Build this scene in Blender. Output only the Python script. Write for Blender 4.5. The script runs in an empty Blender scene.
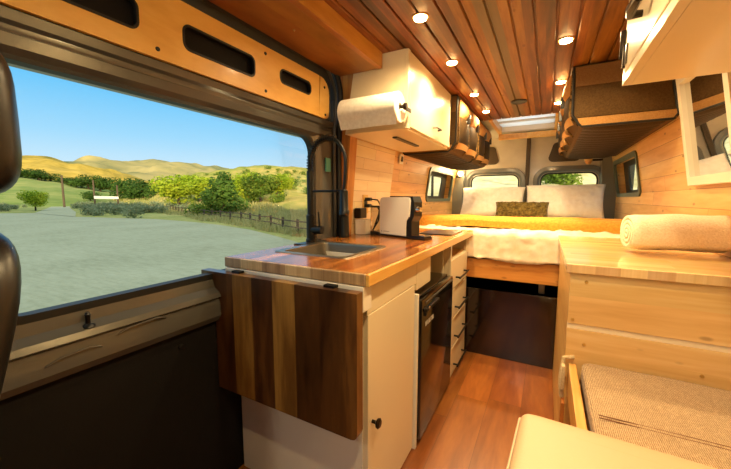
import bpy, bmesh, math, random
from mathutils import Vector, Matrix, noise
random.seed(7)
R = math.radians
C = bpy.context.scene.collection
ZO = 1.15            # camera height above the van floor; all z below are measured from the camera's height
# ------------------------------------------------------------------ materials
def lin(h):
    h = h.lstrip('#'); o = []
    for i in (0, 2, 4):
        c = int(h[i:i+2], 16)/255
        o.append(c/12.92 if c <= .04045 else ((c+.055)/1.055)**2.4)
    return (*o, 1)
class NT:
    def __init__(s, name):
        s.m = bpy.data.materials.new(name); s.m.use_nodes = True
        s.t = s.m.node_tree; s.n = s.t.nodes; s.n.clear()
        s.out = s.n.new('ShaderNodeOutputMaterial'); s.b = s.n.new('ShaderNodeBsdfPrincipled')
        s.l(s.b.outputs[0], s.out.inputs[0])
    def l(s, a, b): s.t.links.new(a, b)
    def add(s, typ, **k):
        n = s.n.new(typ)
        for a, v in k.items(): setattr(n, a, v)
        return n
    def setin(s, sock, v):
        if hasattr(v, 'is_output'): s.l(v, sock)
        else: sock.default_value = v
    def math(s, op, a, b=0.0):
        n = s.add('ShaderNodeMath', operation=op); s.setin(n.inputs[0], a); s.setin(n.inputs[1], b); return n.outputs[0]
    def coord(s): return s.add('ShaderNodeTexCoord').outputs['Object']
    def mapping(s, vec, scale=(1, 1, 1), rot=(0, 0, 0)):
        n = s.add('ShaderNodeMapping'); s.l(vec, n.inputs[0]); n.inputs['Scale'].default_value = scale; n.inputs['Rotation'].default_value = rot
        return n.outputs[0]
    def noise(s, vec, scale=5, detail=3, dist=0, rough=.5):
        n = s.add('ShaderNodeTexNoise'); s.l(vec, n.inputs['Vector']); n.inputs['Scale'].default_value = scale
        n.inputs['Detail'].default_value = detail; n.inputs['Distortion'].default_value = dist; n.inputs['Roughness'].default_value = rough
        return n.outputs[0]
    def ramp(s, fac, stops):
        n = s.add('ShaderNodeValToRGB'); s.setin(n.inputs[0], fac); e = n.color_ramp.elements
        while len(e) < len(stops): e.new(.5)
        for el, (p, c) in zip(e, stops): el.position = p; el.color = lin(c) if isinstance(c, str) else c
        return n.outputs[0]
    def mix(s, fac, a, b, mode='MIX'):
        n = s.add('ShaderNodeMix', data_type='RGBA', blend_type=mode); s.setin(n.inputs[0], fac); s.setin(n.inputs[6], a); s.setin(n.inputs[7], b); return n.outputs[2]
    def bump(s, h, strength=.2, dist=.01):
        n = s.add('ShaderNodeBump'); n.inputs['Strength'].default_value = strength; n.inputs['Distance'].default_value = dist
        s.l(h, n.inputs['Height']); s.l(n.outputs[0], s.b.inputs['Normal'])
    def base(s, col, rough=.5, metal=0, coat=0, spec=.5):
        s.setin(s.b.inputs['Base Color'], col); s.setin(s.b.inputs['Roughness'], rough); s.b.inputs['Metallic'].default_value = metal
        s.b.inputs['Coat Weight'].default_value = coat; s.b.inputs['Coat Roughness'].default_value = .12; s.b.inputs['Specular IOR Level'].default_value = spec
        return s.m
def paint(name, hexc, rough=.5, metal=0, coat=0, spec=.5, var=.06, scale=6, bump=0, bscale=200):
    t = NT(name); c = t.coord(); n = t.noise(c, scale, 3)
    col = t.mix(t.math('MULTIPLY', n, var*2), lin(hexc), (0, 0, 0, 1))
    if bump: t.bump(t.noise(c, bscale, 2), bump, .004)
    return t.base(col, rough, metal, coat, spec)
def wood(name, stops, grain='Y', across='X', width=.1, var=.25, rough=.4, coat=0, gap=.0, gapcol='#2a1608', knots=0, gs=1.5, os=14, endlen=0, bump=.08, hue=.02, spec=.5, tint=None):
    t = NT(name); c = t.coord(); sep = t.add('ShaderNodeSeparateXYZ'); t.l(c, sep.inputs[0])
    ax = {'X': 0, 'Y': 1, 'Z': 2}; g = sep.outputs[ax[grain]]; a = sep.outputs[ax[across]]
    o = sep.outputs[[i for i in range(3) if i not in (ax[grain], ax[across])][0]]
    b = t.math('ADD', t.math('DIVIDE', a, width), 50.0); idx = t.math('FLOOR', b); fr = t.math('FRACT', b)
    key = idx
    if endlen:
        w0 = t.add('ShaderNodeTexWhiteNoise', noise_dimensions='1D'); t.l(idx, w0.inputs['W'])
        e = t.math('ADD', t.math('DIVIDE', g, endlen), t.math('MULTIPLY', w0.outputs[0], 7.0)); ei = t.math('FLOOR', e)
        key = t.math('ADD', idx, t.math('MULTIPLY', ei, 37.3)); ef = t.math('FRACT', e)
    wn = t.add('ShaderNodeTexWhiteNoise', noise_dimensions='1D'); t.l(key, wn.inputs['W'])
    off = t.math('MULTIPLY', wn.outputs[0], 23.0)
    cv = t.add('ShaderNodeCombineXYZ')
    t.l(t.math('MULTIPLY', t.math('ADD', g, off), gs), cv.inputs[0]); t.l(t.math('MULTIPLY', a, os), cv.inputs[1]); t.l(t.math('ADD', t.math('MULTIPLY', o, os), off), cv.inputs[2])
    n1 = t.noise(cv.outputs[0], 1.0, 4, .9); n2 = t.noise(cv.outputs[0], 6.0, 3, .3)
    f = t.math('ADD', t.math('MULTIPLY', n1, .75), t.math('MULTIPLY', n2, .25))
    shift = t.math('MULTIPLY', t.math('SUBTRACT', wn.outputs[0], .5), var)
    col = t.ramp(t.math('ADD', f, shift), stops)
    hs = t.add('ShaderNodeHueSaturation'); sc = t.add('ShaderNodeSeparateColor'); t.l(wn.outputs[1], sc.inputs[0])
    t.l(t.math('ADD', .5, t.math('MULTIPLY', t.math('SUBTRACT', sc.outputs[1], .5), hue)), hs.inputs['Hue'])
    t.l(t.math('ADD', 1.0, t.math('MULTIPLY', t.math('SUBTRACT', sc.outputs[2], .5), var)), hs.inputs['Value'])
    t.l(col, hs.inputs['Color']); col = hs.outputs[0]
    if knots:
        kv = t.add('ShaderNodeCombineXYZ'); t.l(t.math('MULTIPLY', g, 6.5), kv.inputs[0]); t.l(t.math('MULTIPLY', a, 15.0), kv.inputs[1]); t.l(t.math('MULTIPLY', o, 15.0), kv.inputs[2])
        vo = t.add('ShaderNodeTexVoronoi'); t.l(kv.outputs[0], vo.inputs['Vector']); vo.inputs['Scale'].default_value = 1
        k = t.ramp(vo.outputs['Distance'], [(0, (knots,)*3+(1,)), (.08, (knots*.8,)*3+(1,)), (.14, (0, 0, 0, 1))])
        col = t.mix(k, col, lin('#5a2c10'))
    if tint: # a board of another colour
        m = t.math('COMPARE', idx, tint[0]); m.node.inputs[2].default_value = .1 if False else .4
        col = t.mix(t.math('MULTIPLY', m, tint[2]), col, lin(tint[1]))
    if gap:
        d = t.math('ABSOLUTE', t.math('SUBTRACT', fr, .5)); gm = t.math('GREATER_THAN', d, .5-gap/width/2)
        if endlen:
            de = t.math('ABSOLUTE', t.math('SUBTRACT', ef, .5)); gm = t.math('MAXIMUM', gm, t.math('GREATER_THAN', de, .5-gap/endlen/2))
        col = t.mix(gm, col, lin(gapcol))
    if bump: t.bump(f, bump, .004)
    return t.base(col, rough, 0, coat, spec)
def fabric(name, hexc, hex2=None, scale=90, bump=.5, rough=.9, weave=False, sheen=.15):
    t = NT(name); c = t.coord()
    if weave:
        w1 = t.add('ShaderNodeTexWave', bands_direction='X'); t.l(c, w1.inputs[0]); w1.inputs['Scale'].default_value = scale; w1.inputs['Distortion'].default_value = 3
        w2 = t.add('ShaderNodeTexWave', bands_direction='Y'); t.l(c, w2.inputs[0]); w2.inputs['Scale'].default_value = scale; w2.inputs['Distortion'].default_value = 3
        h = t.math('MULTIPLY', w1.outputs[1], w2.outputs[1]); h = t.math('ADD', h, t.math('MULTIPLY', t.noise(c, scale*2.2, 3), .6))
    else: h = t.noise(c, scale, 4)
    col = t.ramp(h, [(.3, hex2 or hexc), (.7, hexc)])
    t.bump(h, bump, .004)
    m = t.base(col, rough, 0, 0, .2); t.b.inputs['Sheen Weight'].default_value = sheen; return m
def emit(name, hexc, s):
    t = NT(name); t.base(lin(hexc), .5); t.b.inputs['Emission Color'].default_value = lin(hexc); t.b.inputs['Emission Strength'].default_value = s; return t.m
def glass(name, tint=(.93, .97, .95, 1), gl=.06):
    t = NT(name); tr = t.add('ShaderNodeBsdfTransparent'); tr.inputs[0].default_value = tint
    g = t.add('ShaderNodeBsdfGlossy'); g.inputs['Roughness'].default_value = .02
    lw = t.add('ShaderNodeFresnel'); lw.inputs[0].default_value = 1.35
    mx = t.add('ShaderNodeMixShader'); t.l(t.math('MULTIPLY', lw.outputs[0], gl*10), mx.inputs[0]); t.l(tr.outputs[0], mx.inputs[1]); t.l(g.outputs[0], mx.inputs[2])
    t.l(mx.outputs[0], t.out.inputs[0]); return t.m
M = {}
M['ceiling'] = wood('stained_ceiling_pine', [(.2, '#432509'), (.45, '#724116'), (.62, '#905923'), (.85, '#b07a3a')], 'Y', 'X', .0833, .34, .4, .0, knots=.7, gs=1.6, os=16, hue=.03, tint=(49, '#7d7350', .5), spec=.3)
M['pine'] = wood('knotty_pine_boards', [(.2, '#b9853f'), (.45, '#d7aa63'), (.65, '#e4c07e'), (.85, '#efd49a')], 'Y', 'Z', .092, .13, .42, .1, gap=.0025, gapcol='#8a5a28', knots=.75, endlen=1.9, gs=1.2, os=9)
M['splash'] = wood('pale_splash_boards', [(.2, '#d6b98a'), (.5, '#e5cea6'), (.8, '#efdebc')], 'Y', 'Z', .07, .14, .35, .2, gap=.002, gapcol='#a98555', endlen=.42, gs=1.2, os=8)
M['worktop'] = wood('acacia_worktop', [(.2, '#5a2f10'), (.42, '#8f5423'), (.6, '#b07036'), (.85, '#d6a05a')], 'Y', 'X', .062, .34, .22, .35, gs=1.3, os=14, endlen=.8, hue=.02)
M['leafwood'] = wood('acacia_leaf_staves', [(.15, '#27150a'), (.42, '#503218'), (.62, '#775126'), (.88, '#b08444')], 'Z', 'X', .098, .5, .3, .15, gs=1.6, os=11, hue=.02)
M['endgrain'] = wood('acacia_edge', [(.2, '#8a6a48'), (.5, '#b2936b'), (.8, '#d2b88e')], 'X', 'X', .11, .5, .35, .1, gs=9, os=40, hue=.02)
M['edgegold'] = wood('worktop_long_edge', [(.2, '#b3742c'), (.5, '#d39a4a'), (.8, '#e6ba6c')], 'Y', 'Z', .06, .15, .3, .3, gs=1.5, os=24)  # worktop's side-lit front edge: the light is put into the gold
M['floor'] = wood('laminate_floor', [(.2, '#5c2e0c'), (.45, '#80481a'), (.65, '#985c25'), (.85, '#b07638')], 'Y', 'X', .17, .14, .34, .12, gap=.0015, gapcol='#43200c', endlen=1.2, gs=1.5, os=9, hue=.015)
M['birch'] = wood('light_counter_wood', [(.2, '#cfa365'), (.5, '#e0bb80'), (.8, '#ecd09c')], 'X', 'Y', .06, .14, .22, .4, endlen=.35, gs=1.6, os=12)
M['birchedge'] = wood('light_counter_edge', [(.2, '#c7a069'), (.5, '#dcbb86'), (.8, '#ecd2a2')], 'X', 'X', .07, .22, .4, .1, gs=9, os=30)
M['pineboard'] = wood('light_pine_board', [(.2, '#c99a58'), (.48, '#deb879'), (.7, '#ead09a'), (.9, '#f3e2ba')], 'X', 'Z', .2, .12, .45, .08, knots=.5, gs=1.1, os=15)
M['bedboard'] = wood('bed_front_board', [(.2, '#a8692a'), (.5, '#c88a42'), (.8, '#dca75f')], 'X', 'Z', .2, .1, .45, .05, knots=.5, gs=1.2, os=14)
M['palebatten'] = wood('pale_batten', [(.2, '#ecd9b0'), (.8, '#f6ead0')], 'X', 'Z', .2, .05, .45, 0, gs=1, os=14)
M['ply'] = wood('birch_plywood', [(.25, '#cb9340'), (.5, '#dba552'), (.75, '#e6b868')], 'Y', 'Z', 3.0, .05, .4, .1, gs=3.5, os=9)
M['soffit'] = wood('stained_plywood', [(.25, '#744516'), (.5, '#915a20'), (.75, '#a96e2e')], 'Y', 'X', 3.0, .05, .4, .1, gs=2.5, os=6, knots=.3)
M['stripwood'] = wood('stained_trim', [(.2, '#8d4f1c'), (.5, '#bb7631'), (.8, '#d6964a')], 'Z', 'X', .3, .1, .4, .1, gs=1.5, os=20)
M['softwoodtrim'] = wood('yellow_trim', [(.2, '#c98f3c'), (.5, '#dcaa58'), (.8, '#e9c47a')], 'Y', 'X', .3, .1, .4, .1, gs=1.5, os=20)
M['cream'] = paint('cream_cabinet_paint', '#e2d4b4', .28, coat=.25, var=.02)
M['white'] = paint('white_cabinet_paint', '#e2dccd', .4, var=.02)
M['grey'] = paint('grey_van_metal', '#53514c', .2, metal=.15, coat=.5, var=.05)
M['greylight'] = paint('silver_van_metal', '#cfc4ac', .38, metal=.05, coat=.2, var=.14, scale=9, bump=.3, bscale=14)
M['greymid'] = paint('mid_grey_door_metal', '#77766f', .28, metal=.1, coat=.4, var=.05)
M['greydark'] = paint('charcoal_trim', '#35322d', .45, var=.05)
M['rubber'] = paint('black_rubber', '#0d0c0b', .55, var=.02)
M['panel'] = paint('black_door_lining', '#0d0a09', .75, spec=.25, var=.08, bump=.2)
M['black'] = paint('matte_black_metal', '#0e0e0e', .38, metal=.3, var=.02)
M['plastic'] = paint('black_plastic', '#121110', .3, var=.02)
M['fridge'] = paint('fridge_black', '#0b0908', .12, coat=.6, var=.02)
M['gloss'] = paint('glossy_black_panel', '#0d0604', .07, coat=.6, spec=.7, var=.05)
M['leather'] = paint('black_leather', '#191613', .36, var=.1, bump=.06, bscale=220)
M['brownleather'] = paint('brown_leather', '#7d4a22', .5, var=.1, bump=.2)
M['steel'] = paint('brushed_steel', '#8f8778', .32, metal=.9, var=.08)
M['basin'] = paint('sink_basin_steel', '#6f675a', .4, metal=.6, var=.08)
M['chrome'] = paint('chrome', '#d8d6d0', .08, metal=1, var=.01)
M['bronze'] = paint('dark_bronze', '#2b2118', .3, metal=.7, var=.03)
M['machine'] = paint('white_machine_plastic', '#ece6da', .22, coat=.3, var=.01)
M['tank'] = glass('smoky_tank', (.75, .72, .68, 1), .05)
M['paper'] = fabric('paper_towel', '#f1ece2', '#e2dbcf', 60, .25)
M['linen'] = fabric('white_linen', '#faf4ea', '#efe6d8', 24, .6)
M['quilt'] = fabric('white_quilt', '#f7ecd8', '#e8d6b4', 16, .7)
M['mustard'] = fabric('mustard_blanket', '#dca242', '#bf812c', 70, .3)
M['olive'] = fabric('olive_petal_fabric', '#85713a', '#453816', 40, .5)
M['towel'] = fabric('towel_terry', '#f0e0c6', '#dfcaa8', 170, .6)
M['weave'] = fabric('beige_weave', '#dcc19c', '#8a6c4a', 75, .6, weave=True)
M['vinyl'] = paint('cream_vinyl', '#c8a883', .45, var=.03, bump=.1)
M['canvas'] = fabric('brown_canvas', '#5d4524', '#4b3519', 130, .3, .75, sheen=0)
M['mesh'] = fabric('dark_pocket_mesh', '#3a2911', '#281b0a', 160, .4, .6, sheen=0)
M['tan'] = fabric('tan_canvas', '#b08550', '#a07440', 150, .3, .8, sheen=0)
M['webbing'] = fabric('pale_webbing', '#d8c39a', '#b59b70', 160, .3)
M['bulb'] = emit('lamp_lens', '#ffcf84', 40)
M['glass'] = glass('window_glass', (.95, .98, .96, 1), .012)
M['blind'] = None
t = NT('white_blind'); t.base(lin('#f2f4f4'), .6)
tl = t.add('ShaderNodeBsdfTranslucent'); tl.inputs[0].default_value = (.95, .97, 1, 1); mx = t.add('ShaderNodeMixShader'); mx.inputs[0].default_value = .9
t.l(t.b.outputs[0], mx.inputs[1]); t.l(tl.outputs[0], mx.inputs[2]); t.l(mx.outputs[0], t.out.inputs[0]); M['blind'] = t.m
t = NT('mirror_glass'); M['mirror'] = t.base((.85, .85, .83, 1), .02, 1)
# outdoors
t = NT('gravel'); c = t.coord(); n1 = t.noise(c, .35, 5); n2 = t.noise(t.mapping(c, (2, 9, 1), (0, 0, R(-35))), 1.0, 5); n3 = t.noise(c, 14, 3)
f_ = t.math('ADD', t.math('MULTIPLY', n1, .35), t.math('ADD', t.math('MULTIPLY', n2, .4), t.math('MULTIPLY', n3, .25)))
col = t.ramp(f_, [(.3, '#8c9176'), (.5, '#9fa48a'), (.7, '#aeb298')]); t.bump(n3, .5, .03); M['gravel'] = t.base(col, .95, spec=.1)
def ground(name, stops, s1=.08, s2=1.2, stretch=1.):
    t = NT(name); c = t.coord(); f = t.math('ADD', t.math('MULTIPLY', t.noise(c, s1, 6), .6), t.math('MULTIPLY', t.noise(t.mapping(c, (1, 1, stretch)), s2, 5), .4))
    return t.base(t.ramp(f, stops), .95, spec=.05)
M['field'] = ground('grassy_field', [(.3, '#6d7a45'), (.5, '#8f9658'), (.7, '#b3ad72')], .15, 2.5)
M['hilla'] = ground('golden_hillside', [(.35, '#66662c'), (.5, '#a88f3e'), (.65, '#c9a850')], .02, .14)
M['hillb'] = ground('pale_far_hill', [(.38, '#58684a'), (.5, '#928a5c'), (.62, '#b3a26c')], .006, .02)
M['hillc'] = ground('scrubby_hillside', [(.36, '#5f7231'), (.48, '#98984a'), (.58, '#bda85a'), (.7, '#d8bd72')], .05, .5)
M['hillr'] = ground('overexposed_dry_hillside', [(.35, '#cdbd80'), (.5, '#e6d9a4'), (.7, '#f3eac4')], .05, .8)  # same slope made paler: overexposure behind the rear windows put into the colour
M['meadow'] = ground('green_meadow', [(.3, '#5c7038'), (.5, '#7a8a48'), (.7, '#a4a262')], .03, .3)
def leaf(name, a, b):
    t = NT(name); c = t.coord(); col = t.ramp(t.noise(c, 1.7, 3), [(.35, a), (.65, b)]); t.base(col, .7, spec=.15)
    tl = t.add('ShaderNodeBsdfTranslucent'); t.l(col, tl.inputs[0]); mx = t.add('ShaderNodeMixShader'); mx.inputs[0].default_value = .35
    t.l(t.b.outputs[0], mx.inputs[1]); t.l(tl.outputs[0], mx.inputs[2]); t.l(mx.outputs[0], t.out.inputs[0]); return t.m
M['leafdark'] = leaf('dark_foliage', '#3d5a24', '#5f7d34'); M['leaflime'] = leaf('yellow_green_foliage', '#93ab2a', '#c6cc40'); M['leafmid'] = leaf('mid_foliage', '#587528', '#8a9c3c')
M['leafdeep'] = leaf('deep_green_foliage', '#46662c', '#6b8a3a'); M['sage'] = leaf('sagebrush_foliage', '#77835f', '#a3aa84'); M['grass'] = leaf('dry_grass', '#98965a', '#c9bd82')
M['bark'] = paint('bark', '#4a3a2a', .9, var=.3); M['postwood'] = paint('weathered_post', '#6e5b46', .9, var=.3); M['sign'] = paint('white_sign_board', '#e9e6df', .6, var=.05)
# ------------------------------------------------------------------ mesh helpers
def nb(): return bmesh.new()
def quadify(bm, vs):
    try: return bm.faces.new(vs)
    except ValueError: return None
def box(bm, x0, x1, y0, y1, z0, z1, bev=0, seg=2):
    v = [bm.verts.new(p) for p in ((x0,y0,z0),(x1,y0,z0),(x1,y1,z0),(x0,y1,z0),(x0,y0,z1),(x1,y0,z1),(x1,y1,z1),(x0,y1,z1))]
    fs = [bm.faces.new([v[i] for i in q]) for q in ((3,2,1,0),(4,5,6,7),(0,1,5,4),(1,2,6,5),(2,3,7,6),(3,0,4,7))]
    if bev:
        es = list({e for f in fs for e in f.edges}); bmesh.ops.bevel(bm, geom=es, offset=bev, segments=seg, affect='EDGES', profile=.5)
    return v
def hexa(bm, p):   # eight corners: bottom 4 ccw, top 4 ccw
    v = [bm.verts.new(q) for q in p]
    for q in ((3,2,1,0),(4,5,6,7),(0,1,5,4),(1,2,6,5),(2,3,7,6),(3,0,4,7)): bm.faces.new([v[i] for i in q])
def prism(bm, pts, axis, a, b, cap=True):
    def P(u, w, k): return {'X': (k, u, w), 'Y': (u, k, w), 'Z': (u, w, k)}[axis]
    A = [bm.verts.new(P(u, w, a)) for u, w in pts]; B = [bm.verts.new(P(u, w, b)) for u, w in pts]; n = len(pts)
    for i in range(n): bm.faces.new((A[i], A[(i+1) % n], B[(i+1) % n], B[i]))
    if cap: bm.faces.new(A[::-1]); bm.faces.new(B)
def tube(bm, pts, r, seg=10, cap=True):
    pts = [Vector(p) for p in pts]; n = len(pts); rr = r if isinstance(r, (list, tuple)) else [r]*n; rings = []
    up = Vector((0, 0, 1))
    for i, p in enumerate(pts):
        t = (pts[min(i+1, n-1)]-pts[max(i-1, 0)]).normalized()
        if i == 0:
            a = t.cross(up); a = a if a.length > .05 else t.cross(Vector((1, 0, 0))); a.normalize()
        else: a = (a - t*a.dot(t)); a = a.normalized() if a.length > 1e-4 else t.orthogonal().normalized()
        b = t.cross(a)
        rings.append([bm.verts.new(p+(a*math.cos(k*math.tau/seg)+b*math.sin(k*math.tau/seg))*rr[i]) for k in range(seg)])
    for i in range(n-1):
        for k in range(seg): bm.faces.new((rings[i][k], rings[i][(k+1) % seg], rings[i+1][(k+1) % seg], rings[i+1][k]))
    if cap: bm.faces.new(rings[0][::-1]); bm.faces.new(rings[-1])
def lathe(bm, prof, c, axis='Z', seg=28):   # prof (r, h)
    rings = []
    for r, h in prof:
        ring = []
        for k in range(seg):
            a = k*math.tau/seg; u, w = r*math.cos(a), r*math.sin(a)
            p = {'Z': (u, w, h), 'X': (h, u, w), 'Y': (w, h, u)}[axis]
            ring.append(bm.verts.new((c[0]+p[0], c[1]+p[1], c[2]+p[2])))
        rings.append(ring)
    for i in range(len(rings)-1):
        for k in range(seg): bm.faces.new((rings[i][k], rings[i][(k+1) % seg], rings[i+1][(k+1) % seg], rings[i+1][k]))
    if prof[0][0] > 1e-5: bm.faces.new(rings[0][::-1])
    if prof[-1][0] > 1e-5: bm.faces.new(rings[-1])
def rrect(cu, cw, w, h, r, n=6):
    r = max(r, 1e-4); o = []
    for sx, sy, a0 in ((1, 1, 0), (-1, 1, 90), (-1, -1, 180), (1, -1, 270)):
        for k in range(n+1):
            a = R(a0+90*k/n); o.append((cu+sx*(w/2-r)+r*math.cos(a), cw+sy*(h/2-r)+r*math.sin(a)))
    return o
def ringplate(bm, outer, inner, f, d0, d1):   # plate with a hole; f(u,w,d)->xyz
    L = [[bm.verts.new(f(u, w, d)) for u, w in ring] for ring in (outer, inner) for d in (d0, d1)]
    o0, o1, i0, i1 = L; n = len(outer)
    for k in range(n):
        j = (k+1) % n
        bm.faces.new((o0[k], o0[j], i0[j], i0[k])); bm.faces.new((o1[j], o1[k], i1[k], i1[j]))
        bm.faces.new((o0[j], o0[k], o1[k], o1[j])); bm.faces.new((i0[k], i0[j], i1[j], i1[k]))
def loftrings(bm, rings, cap0=False, cap1=False):
    V = [[bm.verts.new(p) for p in r] for r in rings]; n = len(V[0])
    for a, b in zip(V, V[1:]):
        for k in range(n): bm.faces.new((a[k], a[(k+1) % n], b[(k+1) % n], b[k]))
    if cap0: bm.faces.new(V[0][::-1])
    if cap1: bm.faces.new(V[-1])
def grid(bm, f, nu, nv, closed=False):
    V = [[bm.verts.new(f(i/nu, j/nv)) for j in range(nv+1)] for i in range(nu+1)]
    for i in range(nu):
        for j in range(nv): bm.faces.new((V[i][j], V[i+1][j], V[i+1][j+1], V[i][j+1]))
    return V
def sup(v, e): return math.copysign(abs(v)**e, v)
def cushion(bm, c, s, e1=.35, e2=.35, nu=40, nv=20, disp=None):   # superellipsoid block
    for_top = []
    rings = []
    for j in range(1, nv):
        ph = -math.pi/2+math.pi*j/nv; cz = sup(math.cos(ph), e1); sz = sup(math.sin(ph), e1)
        rings.append([(sup(math.cos(i*math.tau/nu), e2)*cz, sup(math.sin(i*math.tau/nu), e2)*cz, sz) for i in range(nu)])
    def P(q):
        p = Vector((c[0]+q[0]*s[0]/2, c[1]+q[1]*s[1]/2, c[2]+q[2]*s[2]/2))
        return disp(p, q) if disp else p
    loftrings(bm, [[P(q) for q in r] for r in rings], True, True)
def obj(name, bm, mat, parent=None, smooth=False, label=None, base=None, sharp=35):
    bmesh.ops.remove_doubles(bm, verts=bm.verts, dist=1e-6)
    bmesh.ops.recalc_face_normals(bm, faces=bm.faces)
    bmesh.ops.translate(bm, verts=bm.verts, vec=(0, 0, ZO))
    if parent is not None:
        org = wpos(parent)
    elif base: org = Vector(base)+Vector((0, 0, ZO))
    else:
        xs = [v.co for v in bm.verts]; lo = [min(p[i] for p in xs) for i in range(3)]; hi = [max(p[i] for p in xs) for i in range(3)]
        org = Vector(((lo[0]+hi[0])/2, (lo[1]+hi[1])/2, lo[2]))
    bmesh.ops.translate(bm, verts=bm.verts, vec=-org)
    me = bpy.data.meshes.new(name); bm.to_mesh(me); bm.free()
    if smooth:
        for p in me.polygons: p.use_smooth = True
        if sharp: me.set_sharp_from_angle(angle=R(sharp))
    for m in (mat if isinstance(mat, (list, tuple)) else [mat]): me.materials.append(m)
    o = bpy.data.objects.new(name, me); C.objects.link(o)
    if parent is not None: o.parent = parent
    else: o.location = org
    if label: o['label'] = label
    return o
def wpos(o):
    p = o.location.copy()
    while o.parent: o = o.parent; p += o.location
    return p
def tag(o, label=None, cat=None, group=None, kind=None):
    if label: o['label'] = label
    if cat: o['category'] = cat
    if group: o['group'] = group
    if kind: o['kind'] = kind
    return o
def thing(name, label, cat, loc, group=None, kind=None):
    o = bpy.data.objects.new(name, None); C.objects.link(o); o.location = (loc[0], loc[1], loc[2]+ZO); o.empty_display_size = .05
    return tag(o, label, cat, group, kind)
def struct(name, bm, m, label=None, cat=None, smooth=False, parent=None):
    o = obj(name, bm, m, parent, smooth)
    if parent is None: tag(o, label, cat, kind='structure')
    return o
def copy_tree(o, parent=None):
    c = o.copy(); C.objects.link(c); c.parent = parent
    for ch in list(o.children): copy_tree(ch, c)
    return c
def B(name, mat, parent, *a, bev=0, label=None, smooth=False):
    bm = nb(); box(bm, *a, bev); return obj(name, bm, mat, parent, smooth, label)
XC = -.225
PROF = [(-1.15, .865), (.05, .865), (.30, .826), (.577, .78), (.78, .747)]
def hw(z):
    for (z0, h0), (z1, h1) in zip(PROF, PROF[1:]):
        if z <= z1: return h0+(h1-h0)*max(0, z-z0)/(z1-z0)
    return PROF[-1][1]
# ------------------------------------------------------------------ the shell
FY0, RY = -1.45, 4.5
bm = nb(); box(bm, -1.25, .78, FY0, RY+.06, -1.19, -1.15); struct('floor', bm, M['floor'], 'warm brown wood plank van floor', 'floor')
bm = nb(); w = .0833; x = -1.0
while x < .56:
    prism(bm, [(x+.0035, .75+.012), (x+.0035, .754), (x+.007, .75), (x+w-.007, .75), (x+w-.0035, .754), (x+w-.0035, .762)], 'Y', FY0, 3.45); x += w
box(bm, -1.02, .60, FY0, 3.45, .7615, .79)
struct('ceiling', bm, M['ceiling'], 'reddish brown plank ceiling with dark grooves', 'ceiling')
# roof above the rear, around the skylight
bm = nb()
for a in ((-1.02, -.5, 3.45, RY+.06), (.03, .60, 3.45, RY+.06), (-.5, .03, 4.17, RY+.06)): box(bm, a[0], a[1], a[2], a[3], .75, .80)
struct('trim_1', bm, M['greylight'], 'silver roof panels around the skylight', 'roof panel')
# side walls as slanted cells with window openings
def wall(name, side, y0, y1, holes, mat, label):
    bm = nb(); ys = sorted({y0, y1, *[h[0] for h in holes], *[h[1] for h in holes]}); zs = sorted({p[0] for p in PROF} | {h[2] for h in holes} | {h[3] for h in holes})
    for ya, yb in zip(ys, ys[1:]):
        for za, zb in zip(zs, zs[1:]):
            if any(h[0]-1e-6 <= ya and yb <= h[1]+1e-6 and h[2]-1e-6 <= za and zb <= h[3]+1e-6 for h in holes): continue
            xa, xb = XC+side*hw(za), XC+side*hw(zb); d = side*.09
            hexa(bm, [(xa, ya, za), (xa+d, ya, za), (xa+d, yb, za), (xa, yb, za), (xb, ya, zb), (xb+d, ya, zb), (xb+d, yb, zb), (xb, yb, zb)])
    return struct(name, bm, mat, label, 'wall')
LW = (3.28, 4.22, -.02, .30); RWN = (3.30, 4.28, .03, .36)
wall('wall_left', -1, 1.76, RY, [LW], M['pine'], 'knotty pine board wall on the kitchen side')
wall('wall_right', 1, -.2, RY, [RWN], M['pine'], 'knotty pine board wall on the bench side')
def sidewindow(n, side, wn, label):
    y0, y1, z0, z1 = wn; zc = (z0+z1)/2; xw = XC+side*(hw(zc)); t_ = thing('window_%d' % n, label, 'window', (xw, (y0+y1)/2, z0), kind='structure')
    f = lambda u, w_, d: (XC+side*(hw(w_)+d), u, w_)
    bm = nb(); o = rrect((y0+y1)/2, zc, y1-y0+.03, z1-z0+.03, .05); i = rrect((y0+y1)/2, zc, y1-y0-.04, z1-z0-.04, .045)
    ringplate(bm, o, i, f, -.012, .012); obj('window_frame', bm, M['winframe'], t_, True)
    bm = nb(); o = rrect((y0+y1)/2, zc, y1-y0-.002, z1-z0-.002, .004); i = rrect((y0+y1)/2, zc, (y1-y0)*.62, z1-z0-.10, .04)
    ringplate(bm, o, i, f, .075, .089); obj('sash', bm, M['greydark'], t_, True)
    bm = nb(); yc = (y0+y1)/2; box(bm, *sorted((XC+side*(hw(z0)+.07), XC+side*(hw(z0)+.088))), yc-.02, yc+.02, z0+.04, z1-.04); obj('mullion', bm, M['greydark'], t_)
    bm = nb(); vs = [bm.verts.new(f(u, w_, .083)) for u, w_ in ((y0+.02, z0+.02), (y1-.02, z0+.02), (y1-.02, z1-.02), (y0+.02, z1-.02))]; bm.faces.new(vs); obj('pane', bm, M['glass'], t_)
M['winframe'] = paint('grey_green_window_frame', '#58604e', .4, var=.05)
sidewindow(1, -1, LW, 'rear side window over the bed, left wall'); sidewindow(2, 1, RWN, 'rear side window over the bed, right wall')
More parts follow.
